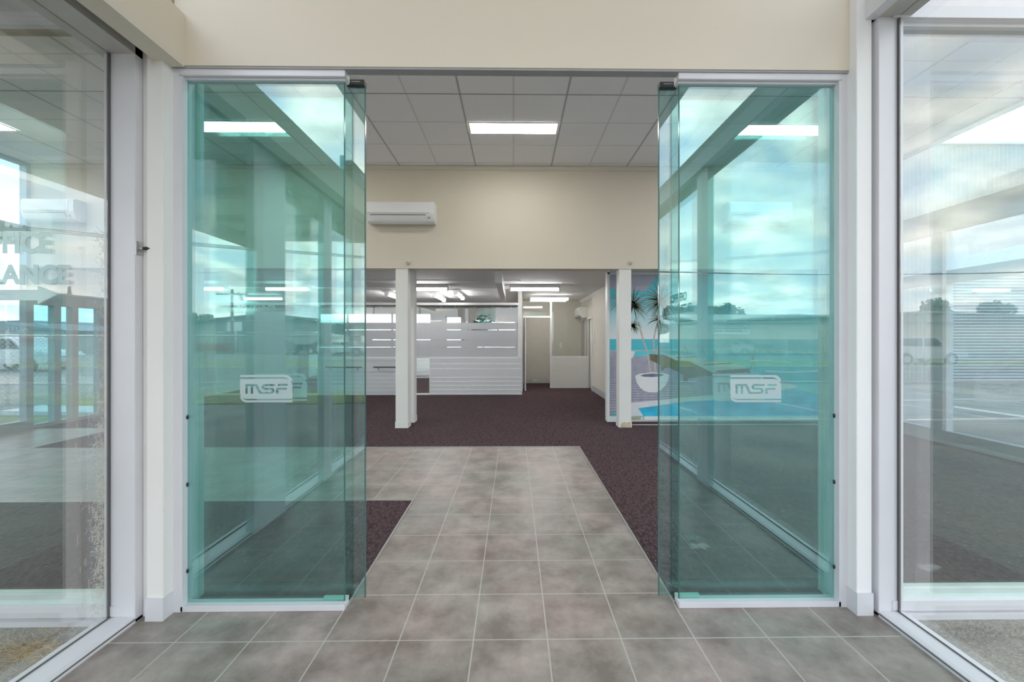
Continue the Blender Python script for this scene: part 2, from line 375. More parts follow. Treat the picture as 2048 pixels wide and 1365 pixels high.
# columns under it
def column(x0, x1, y0, y1, m, lab, h, base=True):
    t = thing('column', ((x0+x1)/2, (y0+y1)/2, .004), lab, 'column')
    bx(x0, x1, y0, y1, .10, h).build('shaft', m, t, .004)
    b = MB().box(x0-.006, x1+.006, y0-.006, y1+.006, .004, .10)
    b.build('base', GREYW if base == 'g' else m, t)
    return t
c1 = column(-1.885, -1.69, 6.67, 6.86, OFFW, 'square white column nearer the doorway, left of centre, under the cream bulkhead wall', BH)
column(-1.86, -1.69, 7.10, 7.28, OFFW, 'square white column standing just behind the left front column', 2.62)
c2 = column(1.70, 1.895, 6.67, 6.86, OFFW, 'square white column with chipped paint at its foot, in front of the beach mural', BH)
pt = MB().prism([(1.72, .008), (1.885, .008), (1.885, .10), (1.83, .085), (1.78, .095), (1.72, .07)], 'y', 6.659, 6.664)
pt.build('patch', mat('bare filler', (.62, .50, .36), .8, var=.2, scale=20), c2)
for xx, lab in ((816, 'left'), (1261, 'right')):
    X, H = P(xx, 525, 6.65)
    t = thing('alarm_sensor', (X, 6.66, H-.04), 'small round cream sensor on the bulkhead wall above the %s white column' % lab, 'sensor')
    b = MB(); b.lathe((0, 0, 0), [(.001, .03), (.018, .03), (.035, .018), (.04, 0), (.001, 0)], 16)
    b.v = [(X+v[0], 6.66-v[2], H+v[1]) for v in b.v]; b.build('cover', CREAM, t)
    bx(X-.006, X+.006, 6.625, 6.634, H-.006, H+.006).build('lens', BLACK, t)

# split air conditioners on the bulkhead
def aircon(x0, x1, z0, z1, Y, lab):
    t = thing('air_conditioner', ((x0+x1)/2, Y, z0), lab, 'air conditioner')
    d = .20; h = z1-z0
    MB().prism([(Y, z0+.02), (Y-d*.55, z0), (Y-d*.8, z0+.03), (Y-d, z0+h*.42), (Y-d, z1-.03), (Y-d+.03, z1), (Y, z1)], 'x', x0, x1).build('case', PLAST, t, .004)
    MB().prism([(Y-d-.006, z0+h*.44), (Y-d-.012, z0+h*.47), (Y-d-.010, z1-.045), (Y-d+.002, z1-.02), (Y-d+.002, z0+h*.44)], 'x', x0+.015, x1-.075).build('front_panel', WHITE, t)
    lv = MB(); lv.prism([(Y-d*.82-.008, z0+.045), (Y-d-.008, z0+h*.34), (Y-d-.002, z0+h*.34), (Y-d*.82-.002, z0+.045)], 'x', x0+.05, x1-.13)
    lv.build('louvre', PLAST, t)
    bx(x0+.05, x1-.13, Y-d-.009, Y-d+.02, z0+h*.355, z0+h*.375).build('outlet_slot', mat('dark slot', (.12, .12, .13), .6), t)
    bx(x1-.10, x1-.055, Y-d-.004, Y-d+.01, z0+h*.20, z0+h*.27).build('display', PLASG, t)
    return t
x0, h1 = P(735, 404, 6.50); x1, h0 = P(869, 447, 6.50)
aircon(x0, x1, h0, h1, 6.66, 'white split air conditioner on the cream wall, in the open beside the left door')
x0, h1 = P(1458, 402, 6.46); x1, h0 = P(1585, 446, 6.46)
aircon(x0, x1, h0, h1, 6.66, 'white split air conditioner seen through the right green door')
aircon(-7.55, -6.75, h0, h1, 6.66, 'white split air conditioner seen through the dirty left side window')

# ================================================================== LOW BACK AREA
LC = 2.64
cb_ = MB(); cb_.box(-7.7, 5.95, 6.88, 16.2, LC, LC+.1); cb_.box(-7.7, 5.95, 6.67, 6.87, BH+.004, BH+.02)
struct('ceiling_back', cb_, CEILB)
struct('trim_4', MB().box(-7.6, .15, 8.6, 8.63, LC-.012, LC).box(-7.6, .15, 9.9, 9.93, LC-.012, LC), WHITE)
# dropped beam running to the back
X0, H1 = P(990, 545, 7.45); X1, H0 = P(1004, 566, 7.45)
struct('beam', bx(X0, X1, 7.45, 13.2, H0, LC-.0), WHITE)
# mural wall
MY = 7.14
mw0 = PX(1219, MY); mw1 = PX(1657, MY)
wm = MB(); wm.box(mw0, 5.9, MY+.004, MY+.14, 0, LC); struct('wall_mural', wm, OFFW)
t = MB(); t.box(PX(1214.5, MY), mw0, MY-.012, MY+.15, 0, LC-.06); t.box(PX(1214.5, MY), 5.85, MY-.012, MY+.004, PH(1300, 549, MY), PH(1300, 545, MY)); struct('trim_5', t, WHITE)
struct('baseboard_mural', MB().box(PX(1288, MY), mw1, MY-.02, MY+.004, .035, PH(1400, 833, MY)).box(PX(1214.5, MY)-.005, PX(1262, MY), MY-.02, MY+.004, .004, PH(1400, 833, MY)), WHITE)
struct('trim_6', MB().box(PX(1262, MY-.3), 5.8, MY-.30, MY-.26, .004, .012), mat('pale floor strip', (.5, .5, .45), .6))
# corridor wall at X=2.16
CX = 2.16
w = MB(); w.box(CX, CX+.1, MY+.14, 11.4, 0, LC); w.box(CX, CX+.1, 12.02, 13.4, 0, LC); w.box(CX, CX+.1, 11.4, 12.02, 2.0, LC); struct('wall_corridor', w, BEIGE)
struct('baseboard_corridor', MB().box(CX-.012, CX, MY+.14, 11.35, .004, .15), GREYW)
d = struct('door_1', MB().box(CX+.05, CX+.09, 11.44, 11.98, .01, 1.98), OFFW)
fr = MB(); fr.box(CX-.02, CX+.02, 11.35, 11.41, 0, 2.04); fr.box(CX-.02, CX+.02, 12.0, 12.06, 0, 2.04); fr.box(CX-.02, CX+.02, 11.41, 12.0, 1.99, 2.04); fr.build('frame', WHITE, d)
struct('trim_7', MB().prism([(CX, LC-.06), (CX-.06, LC), (CX, LC)], 'y', MY+.14, 13.3), WHITE)
# back wall of the corridor
struct('wall_corridor_end', MB().box(.16, CX+.1, 13.3, 13.4, 0, LC), BEIGE)
struct('baseboard_corridor_end', MB().box(.26, CX, 13.285, 13.3, .004, .14), mat('beige skirting', (.62, .60, .55), .5))
d = struct('door_2', MB().box(CX-.012, CX-.002, 12.45, 13.15, .01, 1.98), mat('grey door', (.45, .43, .41), .5))
fr = MB(); fr.box(CX-.03, CX-.001, 12.38, 12.45, 0, 2.04); fr.box(CX-.03, CX-.001, 12.45, 13.2, 1.98, 2.04); fr.build('frame', WHITE, d)
# half-height screen with glass over it, door opening beside it
SY = 12.0
t = thing('half_height_screen', (1.6, SY, .004), 'cream half height panel with clear glass above, beside the far doorway', 'screen')
xa, xb = PX(1103.5, SY), CX-.004
bx(xa, xb, SY-.03, SY+.03, .004, PH(1130, 716, SY)).build('panel', mat('cream laminate', (.78, .77, .72), .5, var=.02), t)
bx(xa, xb, SY-.035, SY+.035, PH(1130, 716, SY), PH(1130, 712.5, SY)).build('cap_rail', WHITE, t)
xp = PX(1100, SY); bx(xp, xa, SY-.04, SY+.04, .004, LC-.03).build('post', WHITE, t)
bx(xa, xb, SY-.004, SY+.004, PH(1130, 712.5, SY), LC-.08).build('glass', GI, t)
t = thing('far_doorway', (.64, SY, .004), 'white framed doorway with open door leaf beyond the reception screen', 'doorway')
xl = PX(1047, SY); h = PH(1070, 636, SY)
fb = MB(); fb.box(xl, xp, SY-.035, SY+.035, h, h+.05); fb.box(xl-.04, xl, SY-.035, SY+.035, .004, h+.05); fb.build('frame', WHITE, t)
lf = bx(xl+.012, xl+.05, SY-.80, SY-.04, .02, h-.02).build('door_leaf', WHITE, t)
MB().tube([(xl+.05, SY-.74, 1.0), (xl+.10, SY-.74, 1.0), (xl+.10, SY-.64, 1.0)], .010).build('handle', CHROME, lf)
bx(xl, xp, SY-.004, SY+.004, h+.05, LC-.08).build('glass', GI, t)
x, h = P(1121.5, 691, 13.29); tag(bx(x-.035, x+.035, 13.285, 13.3, h-.08, h+.08).build('light_switch', WHITE, None, .003), 'beige switch plate on the far corridor wall above the half height screen', 'switch')
t = thing('power_outlet', (P(1070, 762, 13.28)[0], 13.28, .06), 'white double power outlet low on the skirting in the far doorway', 'outlet')
x, h = P(1071, 761.5, 13.28); bx(x-.09, x+.09, 13.27, 13.285, h-.035, h+.035).build('plate', PLAST, t)
for k in (-.04, .04): bx(x+k-.02, x+k+.02, 13.262, 13.27, h-.02, h+.02).build('socket', mat('socket shade', (.5, .5, .5), .5), t)
x = CX; Yc = 11.1
tag(bx(x-.014, x, Yc-.04, Yc+.04, 1.30, 1.62).build('wall_panel_box', WHITE, None, .003), 'slim white intercom plate on the corridor wall beside the doorway', 'intercom')
tag(bx(x-.014, x, Yc-.04, Yc+.04, 1.02, 1.12).build('light_switch', WHITE, None, .003), 'small white switch below the intercom plate on the corridor wall', 'switch')
# end-on split unit on the corridor wall
t = thing('air_conditioner', (CX-.1, 12.5, 2.03), 'small white split air conditioner seen end on, high in the corridor corner', 'air conditioner')
b = MB(); b.prism([(CX, 2.36), (CX-.22, 2.36), (CX-.25, 2.3), (CX-.25, 2.13), (CX-.15, 2.03), (CX, 2.06)], 'y', 12.1, 13.0); b.build('case', OFFW, t, .004)
bx(CX-.235, CX-.16, 12.15, 12.95, 2.055, 2.085).build('outlet_slot', mat('dark slot2', (.15, .15, .15), .6), t)

# reception partition ------------------------------------------------------------
RY = 10.6
def rx(x): return PX(x, RY)
def rh(y): return PH(930, y, RY)
t = thing('reception_screen', (rx(740), RY, .004), 'long glazed reception screen with grey frosted bands and white lower panels, behind the columns', 'screen')
xs0 = -7.58
fb = MB(); fb.box(xs0, rx(1037), RY-.04, RY+.04, rh(611), rh(606)); fb.build('top_rail', WHITE, t)
fb = MB(); fb.box(xs0, rx(1044), RY-.04, RY+.04, .004, .035)
fb.build('bottom_rail', WHITE, t)
for a, b in ((1036, 1044),): bx(rx(a), rx(b), RY-.045, RY+.045, rh(716), LC-.005).build('post', WHITE, t)
for a, b in ((429, 433), (636, 640)): bx(rx(a), rx(b), RY-.04, RY+.04, .035, rh(611)).build('post', WHITE, t)
bx(xs0, rx(1036), RY-.004, RY+.004, .035, rh(611)).build('glass', GI, t)
hr = MB(); hr.box(rx(640), rx(1036), RY-.03, RY+.03, rh(717), rh(714.5)); hr.build('mid_rail', WHITE, t)
# frosted bands
for (a, b, s, e) in ((646, 659.6, 640, 1036), (661, 679.3, 640, 1036), (680.8, 694.3, 640, 1036), (695.8, 714.5, 640, 1036),
                     (659.6, 661, 640, 690), (659.6, 661, 834, 866), (679.3, 680.8, 942, 1036), (679.3, 680.8, 640, 745), (694.3, 695.8, 834, 872),
                     (624, 640.5, 433, 636), (641.5, 664.5, 433, 636), (665.5, 709, 433, 636)):
    bx(rx(s), rx(e), RY-.010, RY-.005, rh(b), rh(a)).build('frosted_band', FILM, t)
# lower panels
LP1 = mat('white slat panel', (.72, .72, .735), .35, var=.01)
bx(rx(861), rx(1043.5), RY-.05, RY-.02, .03, rh(717)).build('lower_panel', LP1, t)
st = MB()
for y in (728, 737.5, 755, 763, 771, 779, 787): st.box(rx(862), rx(1042), RY-.054, RY-.05, rh(y+.9), rh(y-.9))
st.build('panel_stripes', mat('bright white stripe', (.95, .95, .95), .4), t)
for a, b in ((859.5, 861), (1043, 1044.2)): bx(rx(a), rx(b), RY-.055, RY-.01, .004, rh(716)).build('panel_edge', WHITE, t)
bx(rx(640), rx(832), RY-.05, RY-.02, .03, rh(717)).build('lower_panel', LP1, t)
st = MB()
for y in (722, 744, 752, 760, 768, 776, 784): st.box(rx(641), rx(831), RY-.0515, RY-.05, rh(y+.35), rh(y-.35))
st.build('panel_grooves', mat('panel groove', (.5, .5, .52), .5), t)
for a, b in ((655, 727), (750, 826)):
    h = rh(734); r_ = thing('grab_rail', ((rx(a)+rx(b))/2, RY-.1, h), 'dark grab rail on the white reception panel, '+('seen through the left sliding door' if a < 700 else 'beside the left front column'), 'rail')
    MB().tube([(rx(a), RY-.12, h), (rx(b), RY-.12, h)], .016).build('bar', mat('dark rail', (.10, .11, .12), .4, .5), r_)
    for s in (.12, .88):
        x = rx(a)+(rx(b)-rx(a))*s; MB().tube([(x, RY-.12, h), (x, RY-.12, h-.05), (x, RY-.0525, h-.06)], .010).build('bracket', MATS['dark rail'], r_)
# curtain rail behind the screen
t = thing('blind_headrail', (rx(900), RY+.12, rh(614.5)), 'dark blind rail behind the top of the reception screen', 'blind')
bx(xs0+.1, rx(1035), RY+.041, RY+.10, rh(615.5), rh(609)).build('rail', mat('dark grey blind', (.10, .10, .10), .6), t)
for x in (760, 882, 910, 950, 985, 1022): bx(rx(x)-.012, rx(x)+.012, RY+.036, RY+.041, rh(615.5), rh(612)).build('clip', PLASG, t)
# RECEPTION lettering
o = text_mesh('reception_lettering', 'RECEPTION', .105, VINYLW, (rx(474), RY-.016, rh(617)), bold=.006, sx=1.22)
tag(o, 'pale capital letters RECEPTION on the glass above the far left frosted bay', 'lettering')
# back room: glazed rear wall
BY = 15.0
w = MB(); w.box(-7.7, -7.4, BY, BY+.12, 0, LC); w.box(-7.4, -2.95, BY, BY+.12, 2.36, LC); w.box(-2.95, -2.45, BY, BY+.12, 0, LC); w.box(-2.45, -1.85, BY, BY+.12, 2.25, LC)
w.box(-1.85, -1.35, BY, BY+.12, 0, LC); w.box(-1.35, .1, BY, BY+.12, 2.08, LC); w.box(.1, .3, BY, BY+.12, 0, LC); w.box(-2.45, .1, BY, BY+.12, 0, .9)
struct('wall_rear', w, OFFW)
for i, (a, b, z0, z1) in enumerate(((-7.4, -2.95, 0, 2.36), (-2.45, -1.85, .9, 2.25), (-1.35, .1, .9, 2.08))):
    d = struct('window_%d' % (i+1), MB().box(a, b, BY+.05, BY+.058, z0, z1), GW)
    fr = MB(); fr.box(a, b, BY+.02, BY+.09, z0, z0+.05); fr.box(a, b, BY+.02, BY+.09, z1-.05, z1); fr.box(a, a+.05, BY+.02, BY+.09, z0, z1); fr.box(b-.05, b, BY+.02, BY+.09, z0, z1)
    if i == 0:
        for q in (-6.0, -4.4): fr.box(q, q+.06, BY+.02, BY+.09, z0, z1)
    fr.build('window_frame', WHITE, d)
w = MB(); w.box(.16, .26, 11.2, 16, 0, LC); struct('wall_passage', w, BEIGE)
# potted plant in the back room
px0 = PX(966, 13.2)
t = thing('potted_plant', (px0, 13.2, .004), 'tall dark leaved pot plant behind the right end of the reception screen', 'plant')
MB().lathe((px0, 13.2, .004), [(.001, 0), (.16, 0), (.21, .38), (.19, .40), (.18, .34), (.001, .34)], 20).build('pot', WHITE, t)
MB().tube([(px0, 13.2, .34), (px0+.03, 13.22, 1.0), (px0-.02, 13.2, 1.75)], .02, 8, .6).build('stem', mat('plant stem', (.12, .08, .05), .8), t)
lv = MB(); r2 = random.Random(3)
for i in range(230):
    a = r2.uniform(0, 6.28); rr = abs(r2.gauss(0, .26)); z = 1.95+r2.gauss(-.08, .17)-.25*rr
    c = Vector((px0+rr*math.cos(a)*1.2, 13.2+rr*math.sin(a)*.6, min(z, 2.35))); d1 = Vector((r2.uniform(-1, 1), r2.uniform(-1, 1), r2.uniform(-.6, .6))).normalized(); d2 = d1.cross(Vector((r2.uniform(-1, 1), .3, 1))).normalized()
    l = r2.uniform(.07, .13); lv.q([c-d1*l, c+d2*l*.35, c+d1*l, c-d2*l*.35])
lv.build('foliage', mat('dark leaves', (.02, .03, .015), 1, var=.3, scale=15, spec=0), t)

# fluorescent battens
def batten(x0, x1, y0, y1, z, lab):
    t = thing('fluorescent_batten', ((x0+x1)/2, (y0+y1)/2, z), lab, 'batten light', 'batten lights under the low ceiling')
    if abs(x1-x0) > abs(y1-y0):
        yc = (y0+y1)/2
        bx(x0-.03, x1+.03, yc-.075, yc+.075, z+.035, LC-.001).build('housing', WHITE, t)
        MB().box(x0-.03, x0, yc-.05, yc+.05, z-.03, z+.035).build('end_cap', PLAST, t); MB().box(x1, x1+.03, yc-.05, yc+.05, z-.03, z+.035).build('end_cap', PLAST, t)
        MB().tube([(x0, yc, z), (x1, yc, z)], .022, 10).build('tube', TUBE, t)
    else:
        xc = (x0+x1)/2
        bx(xc-.07, xc+.07, y0-.03, y1+.03, z+.035, LC-.001).build('housing', WHITE, t)
        bx(xc-.05, xc+.05, y0-.03, y0, z-.03, z+.035).build('end_cap', PLAST, t); bx(xc-.05, xc+.05, y1, y1+.03, z-.03, z+.035).build('end_cap', PLAST, t)
        MB().tube([(xc, y0, z), (xc, y1, z)], .022, 10).build('tube', TUBE, t)
Y = 9.35; z = PH(1060, 580, Y)
batten(PX(1022, Y), PX(1117, Y), Y-.01, Y, z, 'lit batten light crossing just right of the dropped white beam, nearest row')
batten(PX(800, Y), PX(894, Y), Y-.01, Y, z, 'lit batten light just right of the two left columns')
batten(PX(534, Y), PX(586, Y)+.35, Y-.01, Y, z, 'lit batten light seen through the left green door, upper right of the RECEPTION letters')
batten(-7.3, PX(450, Y), Y-.01, Y, z, 'lit batten light farthest left, seen through the left green door')
Y = 11.75; z = PH(1100, 599, Y)
batten(PX(1062, Y), PX(1136, Y), Y-.01, Y, z, 'lit batten light over the half height screen, farther row on the right')
batten(PX(490, Y), PX(566, Y), Y-.01, Y, z, 'lit batten light just above the RECEPTION letters')
for (xa, ya, xb, yb, n) in ((869, 592, 888, 601, 'middle of the three small end-on ones above the reception screen'), (912, 588, 930, 597, 'rightmost of the three end-on ones above the reception screen'), (774, 590, 796, 600, 'leftmost of the three end-on ones, half behind the left column')):
    z = LC-.09; ya_ = (z-1.44)*F/(677-ya); yb_ = (z-1.44)*F/(677-yb); x = PX(xa, ya_)
    batten(x-.01, x, ya_, yb_+.2, z, 'lit batten light '+n)

# ================================================================== SIDE AND BACK WALLS
struct('wall_left_back', MB().box(-7.75, -7.62, 6.75, 16.1, 2.16, LC).box(-7.75, -7.62, 8.9, 16.1, 0, 2.16), OFFW)
d = struct('window_4', MB().box(-7.69, -7.68, 6.75, 8.9, .06, 1.98), GT)
fr = MB(); fr.box(-7.73, -7.64, 6.7, 8.9, 0, .06); fr.box(-7.73, -7.64, 6.7, 8.9, 1.98, 2.16)
for y in (7.0, 7.28, 7.75): fr.box(-7.73, -7.62, y, y+.10, .06, 1.98)
fr.build('window_frame', ALG, d)
# left showroom wall, glazed
d = struct('window_5', MB().box(-7.69, -7.68, 2.3, 6.66, .15, CEIL-.05), GB)
fr = MB(); fr.box(-7.73, -7.62, 2.2, 6.7, 0, .15); fr.box(-7.73, -7.62, 2.2, 6.7, 2.9, 3.2); fr.box(-7.73, -7.62, 2.2, 6.7, CEIL-.05, CEIL); 
for y in (2.2, 3.9, 5.55, 6.6): fr.box(-7.73, -7.62, y, y+.10, .15, CEIL-.05)
fr.build('window_frame', ALG, d)
# right showroom wall, glazed, grey frames
RX_ = 5.87
d = struct('window_6', MB().box(RX_+.03, RX_+.038, 2.3, 7.2, .18, CEIL), GB)
fr = MB()
fr.box(RX_, RX_+.09, 2.2, 7.3, 0, .075); fr.box(RX_-.012, RX_+.10, 2.2, 7.3, .085, .18); fr.box(RX_, RX_+.09, 2.2, 7.3, .075, .085)
fr.box(RX_, RX_+.09, 2.2, 7.3, 2.19, 2.36); fr.box(RX_-.02, RX_+.12, 2.2, 7.3, 2.90, 3.21); fr.box(RX_, RX_+.09, 2.2, 7.3, CEIL-.04, CEIL)
for y in (3.75, 5.62): fr.box(RX_, RX_+.09, y, y+.16, .18, 2.9)
for y in (2.2, 7.2): fr.box(RX_, RX_+.09, y, y+.12, 0, CEIL)
fr.build('window_frame', ALG, d)
fr = MB()
for y in (3.70, 5.57): fr.box(RX_-.006, RX_+.095, y, y+.05, .18, 2.9)
fr.build('window_bead', ALU, d)
struct('wall_right_back', MB().box(5.85, 5.97, 7.3, 16.1, 0, LC), OFFW)
w = MB(); w.box(CX+.1, 5.9, 13.3, 13.4, 0, LC); struct('wall_end', w, OFFW)

# ================================================================== FRONT: bulkhead, jambs, cladding columns, front windows
sx0, sx1 = PX(352, 2.20), PX(1697, 2.20)
hb = PH(1020, 138, 2.20)
w = MB(); w.box(sx0, sx1, 2.19, 2.232, hb, CEIL+.12); w.box(sx0, sx1, 2.232, 2.42, hb+.35, CEIL+.12); struct('wall_header', w, CREAM)
struct('trim_8', MB().box(sx0, sx1, 2.195, 2.245, hb-.010, hb), mat('grey soffit strip', (.36, .36, .36), .5))
struct('wall_front_left', MB().box(-7.75, sx0, 2.20, 2.42, PH(50, 12, 2.2), CEIL+.12), mat('tan fascia', (.42, .36, .28), .6))
struct('wall_front_right', MB().box(sx1+.01, 6.0, 2.20, 2.42, PH(1950, 26, 2.2), CEIL+.12), mat('pinkish white wall', (.80, .74, .76), .6))
# clad columns either side of the doors
def cladcol(xa, xm, xin, lab, tone):
    t = thing('clad_column', ((xa+xin)/2, 2.2, 0), lab, 'column')
    s = 1 if xin > xa else -1
    b = MB(); b.box(xa, xin, 2.145, 2.40, .10, CEIL); b.box(xa-s*.09, xa, 2.172, 2.38, 0, CEIL); b.build('cladding', tone, t, .003)
    b = MB(); b.box(xa, xin+s*.004, 2.135, 2.39, 0, .115); b.build('base', ALU, t)
    return t
cladcol(PX(293, 2.145), 0, PX(327, 2.145), 'narrow cream clad column between the left side window and the left green door', OFFW)
cladcol(PX(1744, 2.145), 0, PX(1713, 2.145), 'narrow white clad column between the right green door and the right side window', WHITE)
# door jambs
for a, b, nm in ((PX(330, 2.2), PX(369, 2.22), 'left'), (PX(1674, 2.22), PX(1712, 2.2), 'right')):
    struct('trim_9' if nm == 'left' else 'trim_10', MB().box(a, b, 2.205, 2.36, 0, hb), ALU)

# door assembly ------------------------------------------------------------------
def logo(cx, cz, y, w, parent):
    """frosted rounded badge with the letters cut out; outline in units of the badge width"""
    s = w/730.0
    def arc(cx_, cy_, r, a0, a1, n=8): return [(cx_+r*math.cos(math.radians(a0+(a1-a0)*i/n)), cy_+r*math.sin(math.radians(a0+(a1-a0)*i/n))) for i in range(n+1)]
    top = [(0, 385), (0, 355)]+arc(600, 260, 95, 90, 20, 8)+[(730, 300)]+arc(630, 285, 100, 15, 90, 8)
    main = [(0, 330)]+arc(620, 220, 110, 90, 0)+[(730, 48)]+arc(90, 138, 90, 270, 180)
    bot = [(730, 30), (730, 0)]+arc(90, 90, 90, 270, 185)+arc(110, 130, 100, 200, 270)
    M = [[(75, 256), (75, 118), (107, 118), (107, 226), (150, 226), (150, 118), (182, 118), (182, 226), (212, 226), (265, 118), (440, 118), (470, 132), (480, 160), (470, 190), (445, 203), (345, 203), (338, 216), (345, 229), (490, 229), (490, 256),
          (335, 256), (310, 240), (303, 214), (312, 188), (340, 176), (430, 176), (440, 161), (430, 146), (292, 146), (240, 256)],
         [(535, 256), (525, 229), (665, 229), (665, 256)], [(500, 203), (500, 118), (535, 118), (535, 176), (648, 176), (648, 203)]]
    from mathutils.geometry import tessellate_polygon
    vs, fs = [], []
    for polys in ([top], [main]+M, [bot]):
        P3 = [[Vector((p[0], p[1], 0)) for p in q] for q in polys]; base = len(vs)
        vs += [p for q in P3 for p in q]; fs += [tuple(base+i for i in tr) for tr in tessellate_polygon(P3)]
    me = bpy.data.meshes.new('badge'); me.from_pydata([(cx+p.x*s-w/2-parent['_o'][0], y-parent['_o'][1], cz+(p.y-192)*s-parent['_o'][2]) for p in vs], [], fs); me.materials.append(VINYL); me.update()
    o = bpy.data.objects.new('frosted_badge', me); C.objects.link(o); o.parent = parent; o['_o'] = parent['_o']
    o['label'] = 'frosted badge with cut-out letters MSF'
GH = hb-.020
def fixed(xa, xb, side):
    t = thing('fixed_glass_panel', ((xa+xb)/2, DZ+.02, 0), 'fixed green glass panel with frosted MSF badge on the %s of the open doorway' % side, 'glass door')
    inner = xb if side == 'left' else xa
    b = MB(); b.box(xa, xb, DZ-.03, DZ+.035, 0, .03); b.build('bottom_rail', ALU, t, .002)
    b = MB(); b.box(xa-.004, xb+.004, DZ-.032, DZ+.035, GH-.024, hb-.004); b.box(xa, xb, DZ-.012, DZ+.03, GH-.034, GH-.024); b.build('top_rail', ALU, t, .002)
    outer = xa if side == 'left' else xb; s = 1 if side == 'left' else -1
    b = MB(); b.box(outer, outer+s*.012, DZ-.01, DZ+.03, .03, GH-.03); b.build('side_channel', ALU, t)
    g_ = bx(xa+.014, xb-.014, DZ+.004, DZ+.014, .031, GH-.031).build('pane', GD, t)
    e = MB()
    ie = xb-.014 if side == 'left' else xa+.014
    e.box(ie-.0015, ie+.0015, DZ+.003, DZ+.015, .031, GH-.031); e.build('pane_edge', GE, t)
    for z in (.47, .07, .25): pass
    for z in (PH(372, 970, DZ), PH(372, 835, DZ), PH(372, 1143, DZ)):
        MB().ball((outer+s*.016, DZ+.0, z), .006, .006, .012, 8, 6).build('stop', BLACK, t)
    lx = PX(532, DZ) if side == 'left' else PX(1512, DZ)
    logo(lx, PH(532 if side == 'left' else 1512, 778, DZ), DZ+.002, abs(PX(585, DZ)-PX(480, DZ)), t)
    # small clear plastic floor guide behind the inner foot
    bx(inner-s*.13, inner-s*.0, DZ+.016, DZ+.036, .031, .045).build('guide', mat('clear green guide', (.35, .62, .52), .3), t)
fixed(PX(369, DZ), PX(693, DZ), 'left'); fixed(PX(1354, DZ), PX(1674, DZ), 'right')
DS = 2.300
def slider(xa, xb, side):
    t = thing('sliding_glass_door', ((xa+xb)/2, DS, .012), 'green glass door leaf slid open behind the %s fixed panel' % side, 'glass door')
    bx(xa, xb, DS, DS+.010, .012, GH-.014).build('pane', GD, t)
    lead = xb if side == 'left' else xa; s = 1 if side == 'left' else -1
    e = MB(); e.box(lead-.002, lead+.002, DS-.001, DS+.011, .012, GH-.014); e.build('leading_edge', GE, t)
    tail = xa if side == 'left' else xb
    bx(tail-.002, tail+.03*s if s > 0 else tail-.03, DS-.004, DS+.014, .012, GH-.014).build('tail_channel', mat('pale green channel', (.45, .62, .55), .4), t)
    h = bx(min(lead, lead-s*.10), max(lead, lead-s*.10), DS-.015, DS+.025, GH-.014, GH+.011).build('hanger', ALD, t)
    bx(min(lead-s*.02, lead-s*.07), max(lead-s*.02, lead-s*.07), DS-.018, DS-.014, GH-.004, GH+.001).build('hanger_slot', CHROME, h)
    lx = PX(562, DS) if side == 'left' else PX(1476, DS)
    logo(lx, PH(562 if side == 'left' else 1476, 775, DS), DS-.002, .287, t)
slider(PX(385, DS), PX(730, DS), 'left'); slider(PX(1318, DS), PX(1658, DS), 'right')

# front windows beyond the side glass
def front_window(n, xa, xb, toprail, label):
    z1 = toprail
    d = struct('window_%d' % n, MB().box(xa, xb, FW+.03, FW+.038, .13, z1-.02), GW)
    fr = MB(); Z0 = .0
    fr.box(xa, xb, FW-.02, FW+.06, .035, .085); fr.box(xa, xb, FW-.035, FW+.06, -.06, .022); fr.box(xa, xb, FW-.005, FW+.06, .022, .035)
    fr.box(xa, xb, FW-.03, FW+.06, z1, z1+.06)
    fr.box(xa, xb, FW+.005, FW+.06, z1-.02, z1)
    fr.build('window_frame', ALU, d)
    fr = MB(); fr.box(xa, xb, FW+.01, FW+.06, .085, .13); fr.build('window_sill', mat('pale green sill', (.60, .70, .66), .4), d)
    m_ = MB()
    q = xa if n == 7 else xb
    for X in ((-4.3, -6.4) if n == 7 else (4.3,)): m_.box(X, X+.06, FW-.03, FW+.06, .035, z1)
    m_.build('mullion', ALU, d)
front_window(7, -7.7, -2.01, PH(100, 33, FW), '')
front_window(8, 1.955, 5.9, PH(1900, 44, FW), '')
# lettering on the left front window
yv = FW+.0285
h = PX(101, yv)-PX(60, yv)
def vin(s, xr, yb, ht, lab, sx):
    X, Z = P(xr, yb, yv); o = text_mesh('window_lettering', s, ht, VINYLW, (X, yv, Z), bold=.006, sx=sx, align='RIGHT'); tag(o, lab, 'lettering')
vin('OFFICE', 102, 505, .103, 'pale letters OFFICE on the front window seen through the left side glass', .88)
vin('ENTRANCE', 139, 567, .092, 'pale letters ENTRANCE above an arrow on the left front window', .98)
pts = [P(x, y, yv) for x, y in ((-90, 580), (75, 580), (75, 572), (115, 589), (75, 609), (75, 601), (-90, 601))]
tag(MB().prism(pts, 'y', yv, yv+.001).build('arrow_decal', VINYLW), 'pale arrow pointing right below the ENTRANCE letters on the left front window', 'decal')

